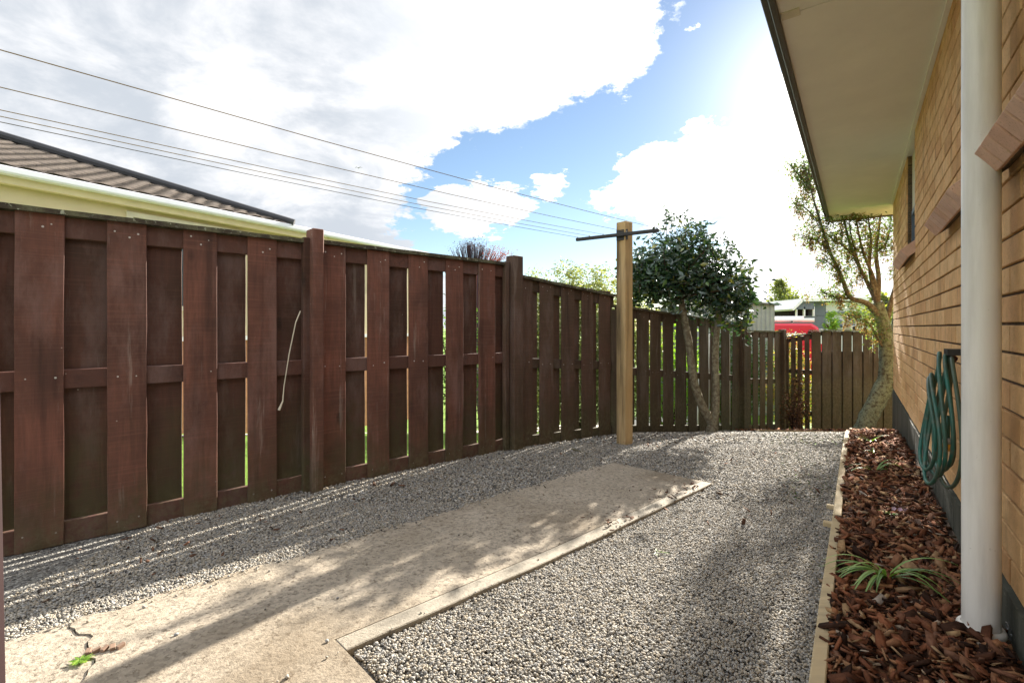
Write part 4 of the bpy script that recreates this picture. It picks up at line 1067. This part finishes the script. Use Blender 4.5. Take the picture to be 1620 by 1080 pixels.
for i in range(190):
    red = i > 150
    px = random.gauss(752, 19) if not red else random.gauss(780, 12); topy = 380+abs(px-745)*.35+random.uniform(0, 14) if not red else random.uniform(396, 408)
    t_ = P(px, topy, 9+random.uniform(-.3, .3)); b_ = P(750+(px-750)*.25, 560, 9); b2 = P(750+(px-750)*.7, 430, 9)
    pts = curve([b_, b2, t_], 4); tb.tube(pts, taper(len(pts), .009, .003), 4, cap=False, r=(.9 if red else random.random()*.6)); tpts.append((t_, red))
tb.tube([(c.x, c.y, float(G(9))), P(750, 560, 9)], [.07, .04], 8)
tb.build('twigs', M['purpletwig'], tsh)
la = np.array([tuple(p) for p, r_ in tpts if not r_]); lb = np.array([tuple(p) for p, r_ in tpts if r_])
leafobj('buds', 'purpletwig', tsh, leaves(900, la, .06, .030, .4, .4, .2), leaves(500, lb, .06, .032, .5, .95, .05))
shrub('dead_shrub', 'dry brown dead shrub against the short corner fence', 'deadleaf', (4.55, 7.75, EYE-1.25), (.20, .16, .50), 900, .05, clumps=50, sp=.05, rmean=.45)
for nm, lb_, mt, c, rad, n_ in (('flowering_shrub', 'yellow and pink flowering shrub seen over and through the short corner fence', 'flower', (5.15, 8.9, -.15), (.6, .3, .98), 6000),
                                ('yellow_shrub', 'low yellow-green shrub seen through the slots of the back fence', 'limeleaf', (6.1, 9.1, -.3), (.8, .3, .75), 1800)):
    shrub(nm, lb_, mt, c, rad, n_, .05, clumps=70, sp=.07)

# leaning white boards behind the fence
for i, (px0, px1, ln) in enumerate(((1101, 1106, .12), (1116, 1121, .10), (1132, 1136, .02), (1152, 1156, -.03), (1142, 1147, .16), (1158, 1165, .14))):
    y_ = FY(px0)+.55; zt = EYE-(528-HY)/F*y_ if i < 4 else EYE-(600-HY)/F*y_; zb = float(G(y_)); b_ = P((px0+px1)/2, 600, y_)
    hw = (px1-px0)/2/F*y_*1.25
    o = MB().plank((b_.x-.0, y_, zb), UP, u*hw, nf*.01, zt-zb, 3, .001, lean=ln).build('white_board', M['white'], origin=(b_.x, y_, zb))
    tag(o, ('white board leaning behind the fence seen between the camellia trunks, %s' % ('leftmost', 'second from left', 'third from left', 'rightmost tall one')[i]) if i < 4 else
        ('short white board leaning low behind the fence right of the camellia, %s' % ('the narrower', 'the broader')[i-4]), 'board', 'white boards behind the fence')

# ------------------------------------------------------------ neighbour's house
TN = (1255-HX)/F; CN = -5.02-TN*4.74
un = Vector((TN, 1, 0)).normalized(); nn2 = Vector((-un.y, un.x, 0))         # nn2 points away from the camera
def npnt(s, off, z): return Vector((CN, 0, 0))+un*s+nn2*off+UP*z
sy = lambda y: y/un.y
nh = thing('neighbour_house', 'cream neighbouring house with brown tiled hip roof and white gutter beyond the fence', 'house', tuple(npnt(sy(6), .5, float(G(6)))))
EZ = EYE+1.60
def nbox(mb, s0, s1, o0, o1, z0, z1): mb.box(npnt((s0+s1)/2, (o0+o1)/2, (z0+z1)/2), un*(s1-s0)/2, nn2*(o1-o0)/2, UP*(z1-z0)/2)
sa, sh, sg = sy(-1.5), sy(7.52), sy(10.6)
q = MB()
prof = [(0, -.005), (.0, -.055), (.012, -.075), (.05, -.078), (.10, -.078), (.10, 0.0), (.095, 0), (.095, -.072), (.05, -.073), (.016, -.070), (.006, -.053), (.006, -.0)]
vs = [npnt(s, o_, EZ+z_) for s in (sa, sg) for o_, z_ in prof]; m_ = len(prof)
q.add(vs, [(i, (i+1) % m_, m_+(i+1) % m_, m_+i) for i in range(m_)]+[tuple(range(m_))[::-1], tuple(range(m_, 2*m_))]); q.build('gutter', M['gutterwhite'], nh)
for k in range(12): 
    pass
q = MB(); nbox(q, sa, sg, .101, .125, EZ-.155, EZ-.0); q.build('fascia', M['yellow'], nh)
q = MB(); nbox(q, sa, sg, .126, .26, EZ-.150, EZ-.135); q.build('soffit', M['creamwall'], nh)
q = MB(); gz = float(G(4.5))-.1; w0, w1 = EYE+.22, EYE+1.40; wz0 = EYE-.12
wins = [(sy(5.75), sy(6.9)), (sy(7.6), sy(8.5))]
ed = [sa]+[e for w_ in wins for e in w_]+[sg-.4]
for i in range(0, len(ed), 2): nbox(q, ed[i], ed[i+1], .22, .39, wz0, EZ-.151)
for a_, b_ in wins: nbox(q, a_, b_, .22, .39, w1, EZ-.151); nbox(q, a_, b_, .22, .39, wz0, w0)
q.build('wall', M['creamwall'], nh)
q = MB(); nbox(q, sa, sg-.4, .24, .40, -1.0, wz0-.062); q.build('brick_base', M['orangebrick'], nh)
q = MB(); nbox(q, sa, sg-.4, .19, .40, wz0-.06, wz0-.002); q.build('base_sill', M['white'], nh)
q = MB(); nbox(q, sa+3, sg-.42, .41, 6, -1.0, EZ-.2); q.build('inner_wall', M['creamwall'], nh)
for a_, b_ in wins:
    fr = MB()
    for z0, z1 in ((w0, w0+.06), (w1-.06, w1)): nbox(fr, a_-.05, b_+.05, .195, .24, z0, z1)
    for s0, s1 in ((a_-.05, a_+.02), (b_-.02, b_+.05), ((a_+b_)/2-.03, (a_+b_)/2+.03)): nbox(fr, s0, s1, .196, .24, w0+.06, w1-.06)
    wo = fr.build('window', M['creampanel'], nh); g_ = MB(); nbox(g_, a_, b_, .27, .28, w0, w1); g_.build('pane', M['glass'], wo)
# tiled roof plane with real courses
pit = math.tan(R(20.4)); rows_, cols_ = 64, 460
smx = sh; ridge = 3.6
uu = np.linspace(sa, smx, cols_); dv = ridge/rows_
Vt = []
for j in range(60):
    row = j//2; top = j % 2; v = row*.165-(.022 if not top else -.165)
    for s in uu:
        vm = min(ridge, smx-s); vv = min(v, max(vm, 0)); wave = .018*abs(math.sin(math.pi*(s/.20+(row % 2)*.5)))**.7
        p = npnt(s, .03+vv, EZ-.015+vv*pit+(0.028 if not top else -.0)+(wave if vv < vm else 0)); Vt.append(tuple(p))
    if v > ridge+.3: break
nr = len(Vt)//cols_
Ft = np.array([(j*cols_+i, j*cols_+i+1, (j+1)*cols_+i+1, (j+1)*cols_+i)[::-1] for j in range(nr-1) for i in range(cols_-1)])
rt = link('roof', npmesh('roof', np.array(Vt), Ft), M['tile'], nh)
q = MB(); pa = npnt(smx+.02, .0, EZ+.03); pb = npnt(smx-ridge, ridge, EZ+.06+ridge*pit); q.tube([pa, pb, npnt(sa, ridge, EZ+.06+ridge*pit)], .055, 8); q.build('ridge_capping', M['ridge'], rt)
q = MB(); q.add([npnt(smx, .03, EZ+.02), npnt(smx, 7.2, EZ+.02), npnt(smx-ridge, ridge, EZ+.02+ridge*pit), npnt(sa, ridge, EZ+.02+ridge*pit), npnt(sa, 7.2, EZ+.02)], [(0, 1, 2), (2, 1, 4, 3)]); q.build('roof_back', M['tile'], nh)
q = MB(); nbox(q, smx+.01, sg, .12, 5, EZ-.06, EZ-.02); q.build('low_roof', M['white'], nh)

# ------------------------------------------------------------ corrugated shed
sx0, sx1, sY = 3.7, (1225-HX)/F*10.5, 10.5
shed = thing('garden_shed', 'grey corrugated iron garden shed just beyond the fence, right of the camellia', 'shed', ((sx0+sx1)/2, sY, float(G(sY))))
M['iron'] = simple('corrugated_iron', (.30, .32, .31), .5, .4, .15, 4, metal=.2)
def corr(mb, x0, x1, y, z0, zt0, zt1, pitch=.095, amp=.018):
    n_ = int((x1-x0)/pitch*8); vs = []
    for i in range(n_+1):
        x_ = x0+(x1-x0)*i/n_; f = i/n_; k = (x_/pitch) % 1
        yy = y-amp*(1 if k < .38 else (1-(k-.38)/.12 if k < .5 else (0 if k < .88 else (k-.88)/.12)))
        vs += [(x_, yy, z0), (x_, yy, zt0+(zt1-zt0)*f)]
    mb.add(vs, [(2*i, 2*i+2, 2*i+3, 2*i+1) for i in range(n_)])
q = MB(); zr = EYE+(HY-482)/F*sY; corr(q, sx0, sx1, sY, float(G(sY)), zr+.12, zr)
q.aabb(sx1-.01, sx1, sY, sY+1.6, float(G(sY)), zr); q.aabb(sx0, sx1, sY+1.6, sY+1.61, float(G(sY)), zr)
q.build('wall', M['iron'], shed)
q = MB(); q.add([(sx0-.05, sY-.08, zr+.15), (sx1+.06, sY-.08, zr+.02), (sx1+.06, sY+1.7, zr+.02), (sx0-.05, sY+1.7, zr+.15), (sx0-.05, sY-.08, zr+.11), (sx1+.06, sY-.08, zr-.02), (sx1+.06, sY+1.7, zr-.02), (sx0-.05, sY+1.7, zr+.11)],
    [(0, 1, 2, 3), (7, 6, 5, 4), (4, 5, 1, 0), (5, 6, 2, 1), (6, 7, 3, 2), (7, 4, 0, 3)]); q.build('roof', M['fascia'], shed)

# ------------------------------------------------------------ far buildings
BY = 22.0
M['greywall'] = simple('blue_grey_weatherboard', (.155, .17, .20), .7, .2, .08)
M['whitewall'] = simple('white_weatherboard', (.68, .68, .67), .7, .2, .05)
M['dark'] = simple('dark_opening', (.035, .03, .03), .9, .1)
def pb_(mb, x0, x1, ytop, ybot, Y, dep=.15, Yb=0):
    a_, b_ = P(x0, ytop, Y), P(x1, ybot, Y); mb.aabb(a_.x, b_.x, Y+Yb, Y+Yb+dep, b_.z, a_.z)
gb = thing('grey_house', 'distant grey and white weatherboard house with long pale roof beyond the back fence', 'house', tuple(P(1310, 560, BY)))
q = MB(); pb_(q, 1256, 1306, 499.5, 585, BY, 5); pb_(q, 1287, 1306, 475, 499, BY, 5)
a_ = P(1254, 489, BY-.3); b_ = P(1288, 489, BY-.3); c_ = P(1269, 476, BY-.3); d_ = P(1288, 476, BY-.3)
vs = [a_, b_, d_, c_]; vs += [v+Vector((0, 5, 0)) for v in vs]; q.add(vs, [(0, 1, 2, 3), (7, 6, 5, 4), (0, 4, 5, 1), (1, 5, 6, 2), (2, 6, 7, 3), (3, 7, 4, 0)]); q.build('wall', M['greywall'], gb)
q = MB(); pb_(q, 1256, 1288, 489.5, 499, BY, 4, .4); q.build('carport_opening', M['dark'], gb)
q = MB()
for x0, x1 in ((1260, 1261.6), (1272, 1274), (1287, 1289)): pb_(q, x0, x1, 485, 500, BY-.3, .1)
q.build('verge_post', M['white'], gb)
q = MB(); a_ = P(1252.5, 490, BY-.35); c_ = P(1268.5, 474.5, BY-.35); dv = (c_-a_); q.box((a_+c_)/2+Vector((0, 2.6, 0)), dv/2, (0, 2.7, 0), Vector((dv.z, 0, -dv.x)).normalized()*-.05)
a_ = P(1268, 474.5, BY-.35); c_ = P(1420, 471.5, BY-.35); q.box((a_+c_)/2+Vector((0, 2.6, 0)), (c_-a_)/2, (0, 2.7, 0), (0, 0, .07)); q.build('roof', M['white'], gb)
q = MB(); pb_(q, 1306.5, 1420, 478, 493, BY+.1, 4.5); pb_(q, 1306.5, 1420, 495, 585, BY+.3, 4.5); q.build('white_wall', M['whitewall'], gb)
q = MB(); pb_(q, 1306.5, 1420, 493.1, 495.5, BY, .4); q.build('fascia', M['greywall'], gb)
for x0, x1 in ((1324, 1333), (1345, 1353.5), (1378, 1388)):
    q = MB(); pb_(q, x0-1, x1+1, 504, 519, BY+.2, .08); wo = q.build('window', M['white'], gb); q = MB(); pb_(q, x0, x1, 505, 511, BY+.15, .04); pb_(q, x0, x1, 512, 518, BY+.15, .04); q.build('pane', M['glass'], wo)
q = MB(); pb_(q, 1346, 1359, 515, 523, BY-.5, .4); ac = q.build('heat_pump', M['creampanel'], gb, bevel=.03); q = MB(); c_ = P(1352.5, 519, BY-.53); q.tube([c_, c_+Vector((0, .04, 0))], .09, 12); q.build('fan', M['dark'], ac)
lb2 = thing('low_white_house', 'distant low pale house with a white roof edge, left of the grey house', 'house', tuple(P(1240, 560, 27)))
q = MB(); pb_(q, 1170, 1262, 499, 565, 27, 5, .4); q.build('wall', M['whitewall'], lb2)
q = MB(); pb_(q, 1165, 1263, 494, 499, 27, 6); q.build('roof', M['white'], lb2)
for x0, x1 in ((1229, 1241), (1256, 1261)):
    q = MB(); pb_(q, x0, x1, 507, 515, 27, .08, .32); q.build('window', M['alu'], lb2)
# far tree & bushes
def fartree(name, label, mt, px, py, Y, rads, n_, size, trunk=True):
    c = P(px, py, Y); th = thing(name, label, 'tree', (c.x, c.y, float(G(Y))))
    q = MB(); q.tube([(c.x, c.y, float(G(Y))), (c.x+.1, c.y, c.z)], [.22, .1], 7)
    for _ in range(7):
        e = Vector(ellip(1, tuple(c), rads, .6)[0]); q.tube([(c.x, c.y, c.z-rads[2]*.6), tuple(e)], [.08, .02], 5, cap=False)
    q.build('trunk', M['twig'], th)
    cp = np.concatenate([ellip(45, tuple(c), rads, .2), ellip(12, (c.x, c.y, c.z+rads[2]*.8), (rads[0]*.4, rads[1]*.4, rads[2]*.35), .2)])
    leafobj('crown', mt, th, leaves(n_, cp, rads[0]*.17, size, .6, .5, .28))
fartree('roadside_tree', 'lone distant olive-green tree rising above the low pale house', 'oliveleaf', 1235, 466, 34, (.85, .8, 1.0), 1500, .20)
fartree('spreading_bush_tree', 'broad low olive tree between the lone tree and the grey house', 'oliveleaf', 1256, 486, 32, (1.5, 1, .65), 1500, .2)
fartree('creeper_shrub', 'bright green upright shrub against the grey house wall', 'limeleaf', 1315, 512, 21, (.30, .3, .50), 700, .10)
fartree('corner_shrub', 'olive green foliage beyond the back fence, behind the leaning tree', 'oliveleaf', 1398, 500, 17, (.55, .5, .8), 1300, .14)

# ------------------------------------------------------------ red van
vr = P(1313, 545, 13.2); vd = Vector((-.86, .51, 0)).normalized(); vn = Vector((-vd.y, vd.x, 0)); vn = vn if vn.y < 0 else -vn
gzv = float(G(13)); M['vanred'] = simple('red_van_paint', (.55, .012, .035), .25, .6, .03); M['tyre'] = simple('tyre_rubber', (.02, .02, .02), .8, .2)
van = thing('red_van', 'red van with white lettering and white tubes on its roof rack, parked beyond the fence', 'van', (vr.x, vr.y, gzv))
ztv = EYE+(HY-511.5)/F*13.4
def vp(s, off, z): return Vector((vr.x, vr.y, 0))+vd*s-vn*off+UP*z      # off: into the body
prof = [(.0, gzv+.35), (.0, gzv+1.0), (.10, ztv-.55), (.28, ztv-.10), (.42, ztv), (3.2, ztv+.02), (3.75, ztv-.12), (4.3, ztv-.75), (4.75, ztv-.95), (4.85, gzv+.4)]
q = MB(); vs = []; W_ = 1.75
for o_, ins in ((0, 1), (W_, 1)):
    for s_, z_ in prof:
        h_ = (z_-(gzv+.9))/(ztv-gzv-.9); t_ = 0
        vs.append(vp(s_, o_+(t_ if o_ == 0 else -t_), z_))
m_ = len(prof); q.add(vs, [tuple(range(m_)), tuple(range(m_, 2*m_))[::-1]]+[(i, m_+i, m_+(i+1) % m_, (i+1) % m_) for i in range(m_)])
body = q.build('body', M['vanred'], van, bevel=.06)
for s_ in (.85, 3.9):
    for o_ in (.02, W_-.02):
        q = MB(); c_ = vp(s_, o_, gzv+.32); q.tube([c_+vn*.1, c_-vn*.1], .32, 20); wh = q.build('wheel', M['tyre'], van); q = MB(); q.tube([c_+vn*.105, c_-vn*.105], .18, 14); q.build('rim', M['steel'], wh)
q = MB(); q.box(vp(-.004, W_/2, ztv-.42), vn*.62, UP*.22, vd*.004); q.build('rear_window', M['glass'], van)
q = MB(); q.box(vp(.20, -.006, ztv-.36), vd*.05, vn*.008, UP*.20); q.build('tail_light', M['white'], van)
q = MB(); q.box(vp(3.55, -.004, ztv-.42), vd*.4, vn*.012, UP*.2); q.build('side_window', M['glass'], van)
for k, (o_, dz) in enumerate(((.28, .10), (.75, .17))):
    MB().tube([vp(.35+.25*k, o_, ztv+dz), vp(3.9, o_, ztv+dz)], .055, 10).build('roof_tube', M['white'], van, smooth=True)
for s_ in (.9, 3.1):
    q = MB(); q.box(vp(s_, W_/2, ztv+.055), vd*.025, vn*.7, UP*.015); q.build('rack_bar', M['black'], van); 
# lettering
fc = bpy.data.curves.new('lettering', 'FONT'); fc.body = 'ocker'; fc.size = .21; fc.shear = .3; fc.extrude = .004; fc.offset = .008
tmp = bpy.data.objects.new('lettering_source', fc); COL.objects.link(tmp); bpy.context.view_layer.update()
lme = bpy.data.meshes.new_from_object(tmp.evaluated_get(bpy.context.evaluated_depsgraph_get())); bpy.data.objects.remove(tmp)
xd = -vd; yd = UP; zd = xd.cross(yd); pos = vp(1.08, -.008, ztv-.375); lme.materials.clear()
lme.transform(Matrix(((xd.x, yd.x, zd.x, pos.x), (xd.y, yd.y, zd.y, pos.y), (xd.z, yd.z, zd.z, pos.z), (0, 0, 0, 1))))
link('lettering', lme, M['white'], van)
M['yel'] = simple('yellow_decal', (.75, .45, .03), .5)
q = MB(); c_ = vp(1.16, -.004, ztv-.27); q.add([c_, c_+vd*.3-UP*.1, c_+vd*.28+UP*.03, c_+vd*.1+UP*.08], [(0, 1, 2, 3)]); q.add([v+vn*.004 for v in (c_, c_+vd*.3-UP*.1, c_+vd*.28+UP*.03, c_+vd*.1+UP*.08)], [(0, 1, 2, 3)]); q.build('decal', M['yel'], van)

# ------------------------------------------------------------ bird
c = P(567, 266, 48); q = MB()
q.add([c+Vector(v) for v in ((-.06, 0, 0), (.0, -.15, 0), (.06, 0, 0), (0, .17, 0), (0, 0, .04), (0, 0, -.04))], [(0, 1, 4), (1, 2, 4), (2, 3, 4), (3, 0, 4), (1, 0, 5), (2, 1, 5), (3, 2, 5), (0, 3, 5)])
for s_ in (-1, 1): q.add([c+Vector(v) for v in ((0, -.07, .02), (s_*.2, -.02, .11), (s_*.42, .06, .02), (s_*.2, .07, .09), (0, .07, .02))], [(0, 1, 3, 4), (1, 2, 3)])
tag(q.build('bird', M['fascia'], origin=tuple(c)), 'tiny dark bird gliding under the clouds', 'bird')
